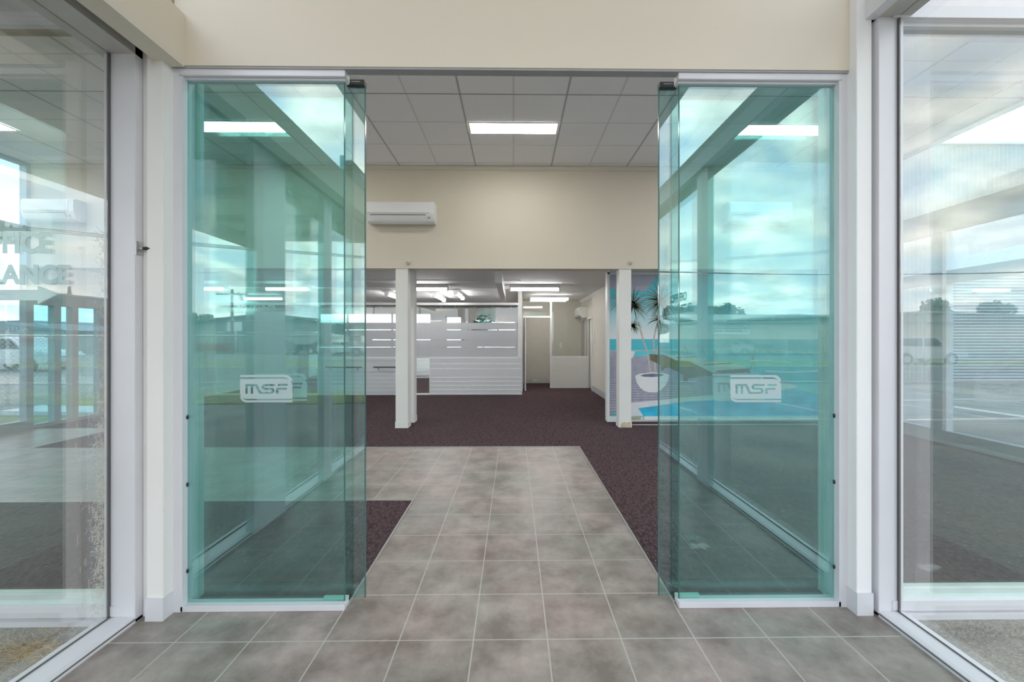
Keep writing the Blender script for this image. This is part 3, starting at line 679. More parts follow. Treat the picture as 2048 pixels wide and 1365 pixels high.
# ================================================================== VESTIBULE SIDE WALLS
VE = -2.0
def sidewall(n, s, xi, xg, zt, posts, lab):
    """s=-1 left / +1 right; xi = inner face, xg = glass plane, zt = head height"""
    d = struct('window_%d' % n, MB().box(xg-.004, xg+.004, VE, 2.11, .03, zt), GW)
    xo = xg+s*.03
    fr = MB()
    # stepped sill: low front strip, groove, bevelled cap
    prof = [(xi, 0), (xi, .014), (xi+s*.004, .016), (xi+s*.004, .019), (xi+s*.001, .020), (xi+s*.001, .026), (xi+s*.018, .032), (xo, .032), (xo, -.06), (xi, -.06)]
    fr.prism(prof, 'y', VE, 2.17)
    fr.build('window_sill', ALU, d)
    g_ = MB(); g_.box(xi-s*.0008, xi+s*.004, VE, 2.165, .0145, .0185); g_.box(xg-s*.010, xg-s*.004, VE, 2.12, .0315, .037); g_.box(xg-s*.005, xg+s*.004, 2.112, 2.126, .032, zt); g_.build('gasket', GASK, d)
    p = MB(); p.box(xi, xo, 2.125, 2.17, .0, zt+.3)
    for a, b in posts: p.box(xi-s*.015, xi+s*.045, a, b, 0, zt+.05)
    p.build('post', ALU, d, .002)
    h = MB(); h.box(xi, xo+s*.03, VE, 2.17, zt, zt+.28); h.build('head', mat('shaded white aluminium', (.50, .48, .44), .45, .1) , d)  # white head frame with its shade put into a darker warm grey
    return d
sidewall(9, -1, -1.912, -2.038, 2.878, ((1.00, 1.42), (.12, .30), (-1.2, -1.0)), 'left')
sidewall(10, 1, 1.885, 1.985, 3.10, ((.27, .50), (-1.2, -1.0)), 'right')
# header boxes
w = MB(); w.box(-1.83, -1.716, VE, 2.19, 2.856, 3.13); struct('beam_left', w, CREAM)
w = MB(); w.box(-1.86, -1.83, VE, 2.12, 2.93, 3.10); struct('trim_11', w, ALD)
w = MB(); w.box(1.83, 1.885, VE, 2.145, 3.10, 3.25); struct('beam_right', w, ALU)
# corner posts up to the vestibule roof, roof
for x, nm in ((-1.95, 'trim_12'), (1.87, 'trim_13')): struct(nm, bx(x, x+.09, -1.9, -1.8, 3.16, CEIL), ALU)
struct('ceiling_vestibule', MB().box(-1.93, 1.93, -2.0, 2.19, CEIL, CEIL+.12), mat('vestibule soffit', (.7, .69, .64), .6))
# veranda soffit left of the vestibule
v = MB(); v.box(-4.65, -2.12, -3.2, 2.2, 3.22, 3.36)
struct('ceiling_veranda', v, mat('veranda soffit cream', (.62, .58, .48), .6))
v = MB()
for y in (-2.6, -1.7, -.6, .3, 1.2, 1.75): v.box(-4.6, -2.14, y, y+.14, 3.13, 3.22)
v.box(-4.65, -4.55, -3.2, 2.2, 3.02, 3.22)
struct('beam_veranda', v, mat('veranda beam', (.45, .42, .34), .6))
# exit sign on the left box
t = thing('exit_sign', (-1.76, .15, 3.13), 'green exit sign on the left header box, reflected in the left door', 'sign')
bx(-1.80, -1.72, -.45, .15, 3.14, 3.34).build('case', mat('sign green', (.03, .30, .22), .4), t)
text_mesh('letters', 'EXIT', .10, mat('sign letter white', (.85, .9, .88), .4), (-1.717, -.38, 3.19), (math.pi/2, 0, math.pi/2), t, .002)
bx(-1.78, -1.74, -.2, -.1, 3.129, 3.14).build('foot', ALU, t)
# lettering on the right side glass, read from outside
for s, z in (('OFFICE', 1.88), ('ENTRANCE', 1.74)):
    o = text_mesh('window_lettering', s, .095, mat('dark vinyl', (.10, .22, .22), .6), (1.97, -.22 if s == 'OFFICE' else -.10, z), (math.pi/2, 0, -math.pi/2), None, .004, sx=.9)
    tag(o, 'dark letters %s on the right side glass, reflected in the right door' % s, 'lettering')

# strike plate with black knob on the left post
X = -1.912
h0 = PH(286, 510, 2.13); h1 = PH(286, 482, 2.13)
t = thing('door_latch', (X, 2.147, h0), 'small silver strike plate with a black knob on the left white post', 'latch')
bx(X, X+.003, 2.128, 2.168, h0, h1).build('plate', CHROME, t)
zc = (h0+h1)/2
MB().tube([(X+.003, 2.145, zc), (X+.022, 2.145, zc)], .006, 10).build('spindle', CHROME, t)
b = MB(); b.ball((X+.034, 2.145, zc), .018, .009, .009, 12, 8); b.tube([(X+.048, 2.145, zc), (X+.058, 2.145, zc)], .004, 8, .2); b.build('knob', BLACK, t)
for z in (h0+.013, h1-.013): MB().ball((X+.003, 2.148, z), .002, .004, .004, 8, 6).build('screw', CHROME, t)

# ================================================================== DEBRIS
def strands(mb, n, cx, cy, cz, sx_, sy_, sz_, l0, l1, r=.0008, rr=random.Random(5)):
    for i in range(n):
        p = Vector((cx+rr.gauss(0, sx_), cy+rr.gauss(0, sy_), cz+abs(rr.gauss(0, sz_))))
        a = rr.uniform(0, 6.28); l = rr.uniform(l0, l1); pts = [p]
        d = Vector((math.cos(a), math.sin(a), rr.uniform(-.2, .3)))
        for k in range(3):
            d = (d+Vector((rr.gauss(0, .35), rr.gauss(0, .35), rr.gauss(0, .25)))).normalized(); q = pts[-1]+d*l/3; q.z = max(q.z, -.058); pts.append(q)
        mb.tube(pts, r, 3)
gd = MB(); rr_ = random.Random(11)
for (a, n, s) in ((68, 90, .05), (118, 120, .06), (20, 25, .04), (95, 60, .12), (150, 40, .03)):
    X, _ = P(a, 1275, 2.04); strands(gd, n, X, 2.02+rr_.uniform(-.03, .02), -.055, s, .03, .008, .05, .16, .0009, rr_)
X, _ = P(60, 1330, 1.9); strands(gd, 60, X, 1.88, -.057, .16, .08, .002, .05, .2, .0007, rr_)
o = gd.build('dead_grass', DIRT); o['kind'] = 'stuff'; tag(o, 'dry dead grass blown against the sill outside the left side window', 'dead grass')
X, _ = P(146, 1278, 2.02)
tag(MB().prism([(X-.012, -.057), (X+.006, -.057), (X+.018, -.02), (X+.008, .01), (X-.008, -.01)], 'y', 2.01, 2.013).build('fallen_leaf', LEAF), 'curled brown leaf among the dead grass at the left', 'leaf')
cw = MB(); rr2 = random.Random(21)
for i in range(1000):
    z = rr2.choice([rr2.uniform(.05, 1.15), rr2.gauss(.35, .15), rr2.gauss(.75, .2), rr2.uniform(.05, 2.2)*.9])
    z = max(.04, min(z, 2.0)); y = 2.105-abs(rr2.gauss(0, .018+.014*math.sin(z*9)**2))
    p = Vector((-2.046-rr2.uniform(0, .006), y, z)); a = rr2.uniform(0, 6.28); pts = [p]; d = Vector((0, math.cos(a), math.sin(a)))
    for k in range(3):
        d = (d+Vector((0, rr2.gauss(0, .7), rr2.gauss(0, .7)))).normalized(); q = pts[-1]+d*rr2.uniform(.004, .014); q.y = min(q.y, 2.115); pts.append(q)
    cw.tube(pts, .0007, 3)
o = cw.build('cobweb', WEB); o['kind'] = 'stuff'; tag(o, 'matted dusty cobwebs down the edge of the left side window', 'cobweb')
sp_ = MB(); rr3 = random.Random(8)
for i in range(34):
    y = rr3.uniform(1.95, 2.08); z = rr3.uniform(.15, 1.4); l = rr3.uniform(.01, .05); sp_.box(-2.0335, -2.0330, y, y+.0012, z, z+l)
o = sp_.build('dried_drips', mat('dried drip', (.62, .6, .52), .8)); o['kind'] = 'stuff'; tag(o, 'pale dried drip marks on the left side window near the cobwebs', 'drips')
lt = MB(); rr4 = random.Random(4)
for i in range(90):
    x = rr4.uniform(-1.8, 1.8); y = rr4.choice([rr4.uniform(1.65, 2.2), rr4.uniform(2.3, 5)]); 
    if y > 2.2 and abs(x) > .85: continue
    a = rr4.uniform(0, 3.14); l = rr4.uniform(.002, .009); lt.tube([(x, y, .0012), (x+l*math.cos(a), y+l*math.sin(a), .0016)], .0008, 3)
o = lt.build('floor_litter', mat('pale litter', (.6, .56, .48), .9)); o['kind'] = 'stuff'; tag(o, 'tiny pale specks of litter scattered over the grey tiles', 'litter')
# bird-dropping splash outside the right side window
GZ_ = -.06; rr5 = random.Random(9)
def splat(mb, cx, cy, z, r, n=14):
    ps = [(lambda q: (cx+r*q*math.cos(6.283*i/n)*1.5, cy+r*q*math.sin(6.283*i/n)))(rr5.uniform(.4, 1.2)) for i in range(n)]
    mb.prism(ps, 'z', z, z+.002)
for cx_, cy_, z_, lab in ((1.29, 1.62, 0, 'white bird dropping on the vestibule tiles, reflected low in the right door'), (2.72, 1.66, GZ_, 'white bird dropping on the paving outside, reflected low in the right front window')):
    m5 = MB(); splat(m5, cx_, cy_, z_, .055)
    tag(m5.build('bird_dropping', mat('chalky white', (.8, .8, .78), .8)), lab, 'bird dropping')

# ================================================================== MURAL (a flat print, layers a fraction of a millimetre apart)
def mur(name, col, rough=.5, var=.05, scale=6): return mat('print '+name, col, rough, 0, var, scale)
def m_grad(name, c0, c1, z0, z1):
    m, nt, b = bsdf('print '+name); t = N(nt, 'ShaderNodeTexCoord'); s = N(nt, 'ShaderNodeSeparateXYZ'); L(nt, t, 'Object', s, 0)
    mr = N(nt, 'ShaderNodeMapRange'); mr.inputs[1].default_value = z0; mr.inputs[2].default_value = z1; L(nt, s, 2, mr, 0)
    r = ramp(nt, [(0, c0), (1, c1)]); L(nt, mr, 0, r, 0)
    L(nt, r, 0, b, 'Base Color'); b.inputs['Roughness'].default_value = .5; return m
MZ0 = PH(1400, 833, MY); 
def hz(y): return PH(1440, y, MY)-MZ0
mm_ = [m_grad('seaside sky', (.86, .84, .84), (.13, .62, .72), hz(677), hz(590)), m_grad('sea', (.06, .52, .60), (.10, .55, .66), hz(705), hz(677)),
       mur('lagoon', (.11, .60, .66), var=.15, scale=3), mur('deck', (.42, .40, .47), var=.12, scale=9), mur('parasol', (.47, .45, .55)), mur('white pot', (.82, .80, .80), var=.03),
       mur('palm green', (.14, .20, .13), var=.4, scale=20), mur('trunk', (.55, .48, .44), var=.2, scale=30), mur('pool blue', (.04, .50, .74), var=.2, scale=4),
       mur('pool edge', (.76, .74, .76), var=.03), mur('lounger cushion', (.62, .66, .60)), mur('lounger frame', (.16, .15, .09), var=.3), mur('deck gap', (.17, .18, .26), var=.3, scale=10), mur('foam', (.75, .85, .85)), mur('rope', (.55, .55, .52)), mur('palm pale', (.38, .36, .26), var=.4, scale=20)]
mb = MB(); lay = [0]
def mp(mi, pts):
    lay[0] += 1; mb.mi = mi; y = MY-.0002*lay[0]
    mb.q([(P(a, b, MY)[0], y, P(a, b, MY)[1]) for a, b in pts])
L0, L1 = 1219.5, 1656
mp(0, [(L0, 678.5), (L1, 679), (L1, 550), (L0, 550)])
mp(1, [(L0, 700), (L1, 712), (L1, 679), (L0, 678.5)])
mp(2, [(L0, 834), (L1, 834), (L1, 709), (1494, 695), (L0, 701)])
mp(4, [(L0, 577), (1236, 580), (1290, 583), (1316, 550), (L0, 550)])
mp(14, [(1219, 702.5), (1494, 695), (1657, 708), (1657, 710), (1494, 697), (1219, 704)])
mp(3, [(L0, 700), (1261, 713), (1330, 713), (1560, 760), (1594, 770), (1590, 775), (1430, 800), (1262, 806), (L0, 833)])
mb.mi = 12; lay[0] += 1; y = MY-.0002*lay[0]
rm = random.Random(2); yy = 716
while yy < 832:
    k = (yy-700)/130; w_ = .25+1.1*k; xr = min(1550, 1262+(830-yy)*4) if yy > 760 else 1340+(yy-716)*4.5
    if yy > 806: xr = 1233
    mb.q([(P(a, b, MY)[0], y, P(a, b, MY)[1]) for a, b in ((L0, yy+w_), (xr, yy-6*k*(xr-L0)/200+w_*.6), (xr, yy-6*k*(xr-L0)/200), (L0, yy))]); yy += 2.6+3.6*k
mp(9, [(1262, 806), (1430, 790), (1560, 765), (1594, 771), (1590, 776), (1450, 802), (1308, 818), (1262, 833)])
mp(9, [(1262, 806), (1275, 805), (1290, 832), (1262, 833)])
mp(8, [(1276, 817), (1380, 803), (1450, 800), (1590, 776), (1656, 800), (1656, 833), (1287, 833)])
def strip(mi, path, w0, w1):
    lay[0] += 1; mb.mi = mi; y = MY-.0002*lay[0]; n = len(path)-1
    for i in range(n):
        (a, b), (c, d) = path[i], path[i+1]; dx_, dy_ = c-a, d-b; l = math.hypot(dx_, dy_) or 1; nx, ny = -dy_/l, dx_/l
        wa = w0+(w1-w0)*i/n; wb_ = w0+(w1-w0)*(i+1)/n
        mb.q([(P(u, v, MY)[0], y, P(u, v, MY)[1]) for u, v in ((a+nx*wa, b+ny*wa), (c+nx*wb_, d+ny*wb_), (c-nx*wb_, d-ny*wb_), (a-nx*wa, b-ny*wa))])
strip(7, [(1277, 645), (1286, 680), (1294, 705), (1298, 725), (1301, 752)], 1.4, 2.2)
strip(7, [(1314, 648), (1307, 680), (1308, 705), (1311, 752)], 1.3, 2.0)
strip(7, [(1321, 640), (1319, 680), (1314, 705), (1311, 725)], 1.1, 1.6)
def fronds(cx, cy, r, n, sd, spread=3.0):
    q = random.Random(sd); lay[0] += 1; y = MY-.0002*lay[0]
    for i in range(n):
        a = -math.pi/2+q.uniform(-spread, spread); l = r*q.uniform(.65, 1.1); mb.mi = 6 if q.random() < .6 else 15
        p = [(cx, cy)]; x_, y_ = cx, cy; vx, vy = math.cos(a), math.sin(a)
        for k in range(5): x_ += vx*l/5; y_ += vy*l/5; vy += .20; m = math.hypot(vx, vy); vx /= m; vy /= m; p.append((x_, y_))
        for k in range(5):
            (a_, b_), (c_, d_) = p[k], p[k+1]; w_ = .9*(1-k/5.2); w2 = .9*(1-(k+1)/5.2); l_ = math.hypot(c_-a_, d_-b_); nx, ny = -(d_-b_)/l_, (c_-a_)/l_
            mb.q([(P(u, v, MY)[0], y, P(u, v, MY)[1]) for u, v in ((a_+nx*w_, b_+ny*w_), (c_+nx*w2, d_+ny*w2), (c_-nx*w2, d_-ny*w2), (a_-nx*w_, b_-ny*w_))])
fronds(1266, 612, 38, 80, 1); fronds(1322, 604, 44, 90, 2); fronds(1318, 640, 26, 45, 3); fronds(1266, 652, 20, 35, 4); fronds(1247, 600, 36, 40, 5)
mp(5, [(1270, 752), (1273, 765), (1280, 776), (1289, 783), (1297, 785), (1313, 785), (1322, 780), (1331, 771), (1336, 760), (1338, 750), (1330, 747), (1305, 745), (1280, 748)])
mp(12, [(1280, 752), (1288, 749), (1305, 747.5), (1320, 748), (1328, 750), (1322, 753), (1305, 754.5), (1288, 754)])
mp(5, [(1261, 703), (1270, 703), (1269, 709), (1265, 716), (1261, 717)])
# loungers
for (ox, oy, sc) in ((1305, 698, .75), (1345, 706, 1.0)):
    def q_(pts): return [(ox+a*sc, oy+b*sc) for a, b in pts]
    mp(11, q_([(-8, 14), (70, 20), (76, 45), (30, 52), (22, 44), (-6, 30)]))
    mp(11, q_([(20, 26), (150, 32), (154, 38), (80, 46), (24, 50)])); mp(10, q_([(0, 0), (8, 3), (90, 38), (80, 40)]))
    mp(10, q_([(40, 16), (106, 18), (154, 31), (84, 36)])); mp(11, q_([(62, 23), (118, 20), (119, 22), (64, 25)])); mp(11, q_([(150, 31), (154, 31), (154, 42), (150, 42)])); mp(11, q_([(22, 44), (30, 44), (30, 58), (22, 58)]))
for x_, y0_, y1_ in ((1370, 693, 708), (1404, 697, 712), (1428, 701, 720), (1505, 712, 742)):
    strip(11, [(x_, y0_), (x_-4, y1_)], .4, .4); strip(11, [(x_, y0_), (x_+6, y1_)], .4, .4)
strip(13, [(1500, 723), (1520, 721), (1560, 724), (1580, 726)], 1.2, .6); strip(13, [(1530, 743), (1580, 745), (1656, 741)], 1.5, 2)
o = mb.build('beach_mural', mm_); tag(o, 'printed wall mural of palms, loungers and a pool beside the sea, right of the doorway', 'mural')
# broken skirting hole under the mural
struct('trim_14', MB().box(PX(1263, MY), PX(1281, MY), MY-.012, MY+.004, .04, PH(1400, 834, MY)), mat('bare timber', (.55, .42, .28), .8))

# ================================================================== OUTSIDE, RIGHT (seen through the shop)
GZ = -.06
SHY = 14.3
def sX(x): return PX(x, SHY)
def sZ(x, y): return PH(x, y, SHY)
t = thing('corrugated_shed', (20, SHY, GZ), 'tall pale corrugated shed with a white roller door across the yard to the right', 'building')
bx(11.2, 40, SHY, SHY+10, GZ, sZ(1950, 290)).build('wall', m_corr('beige corrugated sheet', (.42, .40, .355), 0, .30, .12), t)
bx(11.1, 40.1, SHY-.1, SHY+10, sZ(1950, 290), sZ(1950, 286)).build('roof_edge', ALU, t)
bx(sX(1899), 27, SHY-.05, SHY, GZ, sZ(1950, 548)).build('roller_door', m_corr('white roller slats', (.55, .55, .57), 2, .105, .20), t)
bx(sX(1899), 27, SHY-.07, SHY, sZ(1950, 548), sZ(1950, 415)).build('door_fascia', mat('white fascia', (.62, .62, .64), .6), t)
bx(sX(1893), sX(1899), SHY-.08, SHY, GZ, sZ(1950, 548)).build('door_frame', mat('brown frame', (.20, .13, .11), .6), t)
def board(name, xa, ya, xb, yb, lines, col, lab):
    x0, z1 = P(xa, ya, SHY-.03); x1, z0 = P(xb, yb, SHY-.03)
    t = thing(name, ((x0+x1)/2, SHY, z0), lab, 'sign')
    bx(x0, x1, SHY-.02, SHY-.001, z0, z1).build('board', WHITE, t)
    n = len(lines)
    for i, s in enumerate(lines):
        hh = (z1-z0)/(n+.6)*.62; text_mesh('letters', s, hh, mat('sign ink '+name+col, (.03, .03, .03) if col == 'k' else (.6, .05, .04), .5), ((x0+x1)/2, SHY-.022, z1-(z1-z0)*(i+1)/(n+.35)), parent=t, bold=.002, align='CENTER', sx=.8)
board('warning_sign', 1866, 647, 1889, 673, ['NO', 'ENTRY', 'FACTORY'], 'k', 'white sign with black letters on the corrugated shed, half behind the grey mullion')
board('notice_sign', 1866, 676, 1889, 694, ['ST', 'NO AU', 'TO'], 'r', 'white sign with red letters just below the black lettered one on the shed')
x0, z1 = P(1876, 592, SHY-.03); x1, z0 = P(1892, 627, SHY-.03)
t = thing('prohibition_sign', ((x0+x1)/2, SHY, z0), 'white sign with a red ring, above the black lettered sign on the shed', 'sign')
bx(x0, x1, SHY-.02, SHY-.001, z0, z1).build('board', WHITE, t)
rg = MB(); cxx, czz = (x0+x1)/2, (z0+z1)/2
rg.tube([(cxx+.10*math.cos(a*math.pi/12), SHY-.024, czz+.10*math.sin(a*math.pi/12)) for a in range(25)], .014, 6); rg.build('red_ring', mat('sign ring red', (.7, .05, .04), .5), t)
lm = MB()
def gline(x0, y0, x1, y1, w):
    d = Vector((x1-x0, y1-y0, 0)).normalized(); n = Vector((-d.y, d.x, 0))*w/2; a = Vector((x0, y0, GZ+.003)); b = Vector((x1, y1, GZ+.003)); lm.q([a-n, b-n, b+n, a+n])
for (xa, ya, xb, yb, w) in ((1790, 803, 1955, 800, .10), (1955, 800, 2080, 812, .10), (1815, 842, 2080, 839, .08), (1880, 812, 2060, 838, .25)):
    def gp(x, y): d = (1.44-GZ)*F/(y-677); return PX(x, d), d
    a = gp(xa, ya); b = gp(xb, yb); gline(*a, *b, w)
for i in range(6): gline(3.2+2.6*i, -7, 3.8+2.6*i, -3.2, .1)
gline(2.5, -3.1, 20, -3.4, .1)
o = lm.build('pavement_markings', LINE); o['kind'] = 'structure'

# ================================================================== OUTSIDE, BEHIND THE CAMERA (seen in the glass)
gm = MB(); gm.box(-60, 3, -7.6, -5.0, GZ-.02, GZ+.02); gm.box(-60, 60, -23, -17, GZ-.02, GZ+.02); gm.box(-10.6, -7.78, 2.0, 40, GZ-.02, GZ+.02); o = struct('ground_grass', gm, GRASS)
world_origin(o)
o = struct('ground_road', MB().box(-80, 80, -16.5, -9.2, GZ-.02, GZ+.015), ROADM)
o = struct('ground_kerb', MB().box(-80, 80, -9.2, -9.0, GZ, GZ+.08).box(-80, 80, -16.7, -16.5, GZ, GZ+.08), mat('concrete kerb', (.45, .43, .40), .8))
# chain-link fence
FY = -5.0
t = thing('chain_link_fence', (-9, FY, GZ), 'chain link fence with a top rail along the grass, reflected in the left glass', 'fence')
MB().tube([(-17, FY, 1.50), (-2.2, FY, 1.50)], .02, 8).build('top_rail', CHROME, t)
for x in (-16.8, -14, -11.2, -8.4, -5.6, -4.2, -2.3): MB().tube([(x, FY, GZ), (x, FY, 1.62)], .028, 8).build('post', CHROME, t)
ch = MB(); a = -17.0
while a < -2.3:
    for s in (1, -1):
        x0 = a if s > 0 else a; z0_, z1_ = GZ+.02, 1.48; x1 = x0+s*(z1_-z0_)
        if s < 0: x0, x1 = a+1.5, a+1.5-(z1_-z0_)
        if -17 <= min(x0, x1) and max(x0, x1) <= -2.3:
            n = Vector((.0025, 0, .0025*(-s))); p = Vector((x0, FY+.0*s, z0_)); q = Vector((x1, FY, z1_)); ch.q([p-n, q-n, q+n, p+n])
    a += .085
ch.build('mesh', mat('galvanised wire', (.55, .56, .55), .5, .4), t)
# power poles and wires
def pole(x, y, h, lab, arm=1.2):
    t = thing('power_pole', (x, y, GZ), lab, 'power pole')
    MB().tube([(x, y, GZ), (x, y, h)], .15, 10, .75).build('shaft', mat('weathered timber', (.30, .29, .25), .9, var=.2), t)
    bx(x-arm, x+arm, y-.06, y+.06, h-.5, h-.38).build('crossarm', MATS['weathered timber'], t)
    for k in (-.9, -.4, .4, .9): MB().lathe((x+arm*k, y, h-.38), [(.04, 0), (.06, .05), (.03, .09), (.05, .13), (.001, .16)], 8).build('insulator', mat('brown porcelain', (.18, .10, .07), .3), t)
    return x, y, h
pA = pole(-23.6, MIR-19.5, 6.9, 'weathered power pole at the far left edge, reflected above the silver wagon')
pB = pole(PX(463, 40), MIR-40, 6.1, 'distant power pole with crossarm, reflected above the MSF badge of the left door', 1.5)
pC = pole(52, MIR-28, 7.2, 'power pole beyond the right edge of the reflected street', 1.2)
def wire(a, b, sag, lab):
    pts = []
    for i in range(17):
        t = i/16; pts.append((a[0]+(b[0]-a[0])*t, a[1]+(b[1]-a[1])*t, a[2]+(b[2]-a[2])*t-sag*4*t*(1-t)))
    o = MB().tube(pts, .018, 4).build('power_line', BLACK); tag(o, lab, 'power line', 'power lines over the street')
for k in (-1, 0, 1): wire((pA[0]+k*.8, pA[1], pA[2]-.3), (pC[0]+k*.8, pC[1], pC[2]-.3), 1.6, 'thin black power line sagging across the reflected sky')
# buildings
def gable(name, xa, xb, Zm, zw, zr, wallm, roofm, lab, depth=12, ridge=None):
    y1 = MIR-Zm; y0 = y1-depth; t = thing(name, ((xa+xb)/2, (y0+y1)/2, GZ), lab, 'building')
    bx(xa, xb, y0, y1, GZ, zw).build('wall', wallm, t)
    xr = (xa+xb)/2 if ridge is None else ridge
    MB().prism([(xa-.4, zw), (xr, zr), (xb+.4, zw), (xb+.4, zw+.15), (xr, zr+.18), (xa-.4, zw+.15)], 'y', y0-.3, y1+.4).build('roof', roofm, t)
    MB().prism([(xa, zw), (xb, zw), (xr, zr)], 'y', y1-.2, y1).build('gable_end', roofm, t)
    return t, y1
BLUE = mat('blue grey steel', (.16, .23, .27), .5); GSH = mat('grey shed wall', (.30, .33, .32), .6); BSH = mat('beige shed wall', (.60, .57, .48), .6); RED = mat('dull red', (.35, .07, .05), .6)
b1, y1 = gable('workshop', -35.6, -17.5, 44, 2.9, 3.9, GSH, BLUE, 'wide low workshop with blue grey gable roof, reflected in the middle of the left door', ridge=-26)
for a, b in ((-33, -30.5), (-28, -25), (-23, -20)): bx(a, b, y1-.02, y1+.03, GZ, 2.2).build('roller_door', mat('workshop door', (.45, .47, .46), .6), b1)
bx(-34, -29, y1, y1+.12, .1, .9).build('red_band', RED, b1)
t = thing('shop_sign', (-31, y1+1.2, GZ), 'white board sign on a post in front of the blue grey workshop', 'sign')
X = PX(473, 43); MB().tube([(X, y1+1.2, GZ), (X, y1+1.2, 2.4)], .09, 8).build('post', ALU, t); bx(X-.9, X+.6, y1+1.1, y1+1.2, 2.2, 3.1).build('board', WHITE, t)
b2, y2 = gable('beige_workshop', -16.4, -6.5, 42, 2.9, 3.3, BSH, GSH, 'beige workshop with a pale roller door, reflected near the edge of the left door')
bx(-14.5, -11.5, y2, y2+.05, GZ, 2.4).build('roller_door', mat('pale door', (.50, .52, .46), .6), b2); bx(-15, -11, y2, y2+.08, 2.5, 2.8).build('sign_board', WHITE, b2)
b3, y3 = gable('auto_shop', -56, -36.5, 35, 1.95, 2.65, GSH, BLUE, 'repair shop with a gable sign, reflected behind the silver wagon', ridge=-44, depth=9)
text_mesh('letters', 'AUTO', .42, mat('pale sign paint', (.75, .78, .72), .5), (-41.2, y3+.03, 2.02), (math.pi/2, 0, math.pi), b3, .02, align='CENTER', sx=1.3)
bx(-56, -38, y3, y3+.1, 1.1, 1.6).build('red_band', RED, b3)
b4, y4 = gable('long_shed', 18.5, 62, 40, 3.0, 3.9, BSH, m_corr('grey corrugated roof', (.45, .46, .42), 0, .5, .15), 'long beige shed with ribbed roof and a signboard, reflected in the right door', depth=9)
MB().prism([(y4+.4, 2.95), (y4-7, 4.05), (y4-7, 4.15), (y4+.4, 3.05)], 'x', 18.2, 62).build('front_roof', MATS['grey corrugated roof'], b4)
t = thing('shed_signboard', (21.5, y4, 1.8), 'white signboard for conversions and repairs on the long beige shed', 'sign')
xa, xb = PX(1500, 40), PX(1421, 40)
bx(xb, xa, y4, y4+.06, PH(1460, 669, 40), PH(1460, 659, 40)).build('lower_board', WHITE, t)
bx(xb, xa, y4, y4+.06, PH(1460, 659, 40), PH(1460, 647, 40)).build('upper_board', mat('teal board', (.25, .33, .31), .5), t)
text_mesh('letters', 'LPG CONVERSIONS', .30, WHITE, ((xa+xb)/2, y4+.08, PH(1460, 656.5, 40)), (math.pi/2, 0, math.pi), t, .01, align='CENTER')
text_mesh('letters', 'ALL MECHANICAL REPAIRS', .20, mat('sign ink teal', (.1, .16, .15), .5), ((xa+xb)/2, y4+.08, PH(1460, 664.5, 40)), (math.pi/2, 0, math.pi), t, .005, align='CENTER')
# trees
TREE = mat('tree foliage', (.06, .095, .045), .8, var=.45, scale=1.2); BARK = mat('bark', (.12, .09, .07), .9)
def tree(x, y, h, w, sd, lab):
    t = thing('tree', (x, y, GZ), lab, 'tree', 'trees beyond the street')
    MB().tube([(x, y, GZ), (x+.1, y, h*.5)], .25, 8, .6).build('trunk', BARK, t)
    q = random.Random(sd); f = MB()
    for i in range(1500):
        k = i % 14; rk = random.Random(sd*50+k); cx_, cy_, cz_ = x+rk.uniform(-.75, .75)*w, y+rk.uniform(-.4, .4)*w, h*rk.uniform(.5, .84)
        v = Vector((q.gauss(0, 1), q.gauss(0, 1), q.gauss(0, 1))).normalized()*q.uniform(.6, 1); c = Vector((cx_+v.x*w*.36, cy_+v.y*w*.36, cz_+v.z*h*.16))
        d1 = Vector((q.uniform(-1, 1), q.uniform(-1, 1), q.uniform(-1, 1))).normalized(); d2 = d1.cross(v).normalized(); l = w*.085
        f.q([c-d1*l, c+d2*l, c+d1*l, c-d2*l])
    f.build('crown', TREE, t)
LBL = ['broad rounded tree reflected at the inner edge of the right door', 'low rounded tree reflected just above the shed signboard in the right door', 'small tree left of the reflected blue grey workshop roof in the left door',
       'small dark tree at the outer edge of the left door reflection', 'dark tree just left of the long shed and its rounded neighbour tree', 'distant tree behind the middle of the long ribbed shed roof',
       'thin tree reflected beside the beige workshop in the left door', 'dark tree reflected in the right front window beside the grey mullion', 'tree reflected over the roller door in the right front window']
for i, (px_, Zm, top, wpx) in enumerate(((1376, 60, 600, 50), (1460, 64, 602, 40), (405, 62, 625, 26), (372, 60, 612, 20), (1300, 66, 640, 40), (1560, 70, 640, 40), (660, 60, 640, 16), (1890, 66, 590, 45), (1985, 68, 596, 40))):
    h = 1.44+(677-top)*Zm/F; tree(PX(px_, Zm), MIR-Zm, h, wpx*Zm/F, 31+i, LBL[i])
X = PX(-5, 30)
# conifer and hip roof house left
t = thing('conifer', (PX(140, 56), MIR-56, GZ), 'pointed dark conifer reflected right of the window arrow', 'tree')
q = random.Random(77); f = MB(); cx_ = PX(140, 56)
for i in range(700):
    z = q.uniform(0, 1); a = q.uniform(0, 6.28); r_ = (1-z)**.8*.75*q.uniform(.7, 1.1); c = Vector((cx_+r_*math.cos(a), MIR-56+r_*math.sin(a), 3.6+4.6*z)); d1 = Vector((q.uniform(-1, 1), q.uniform(-1, 1), 1)).normalized(); d2 = Vector((math.cos(a+1.57), math.sin(a+1.57), 0)); f.q([c-d1*.22, c+d2*.12, c+d1*.22, c-d2*.12])
f.build('crown', TREE, t); MB().tube([(cx_, MIR-56, GZ), (cx_, MIR-56, 5)], .15, 8, .6).build('trunk', BARK, t)

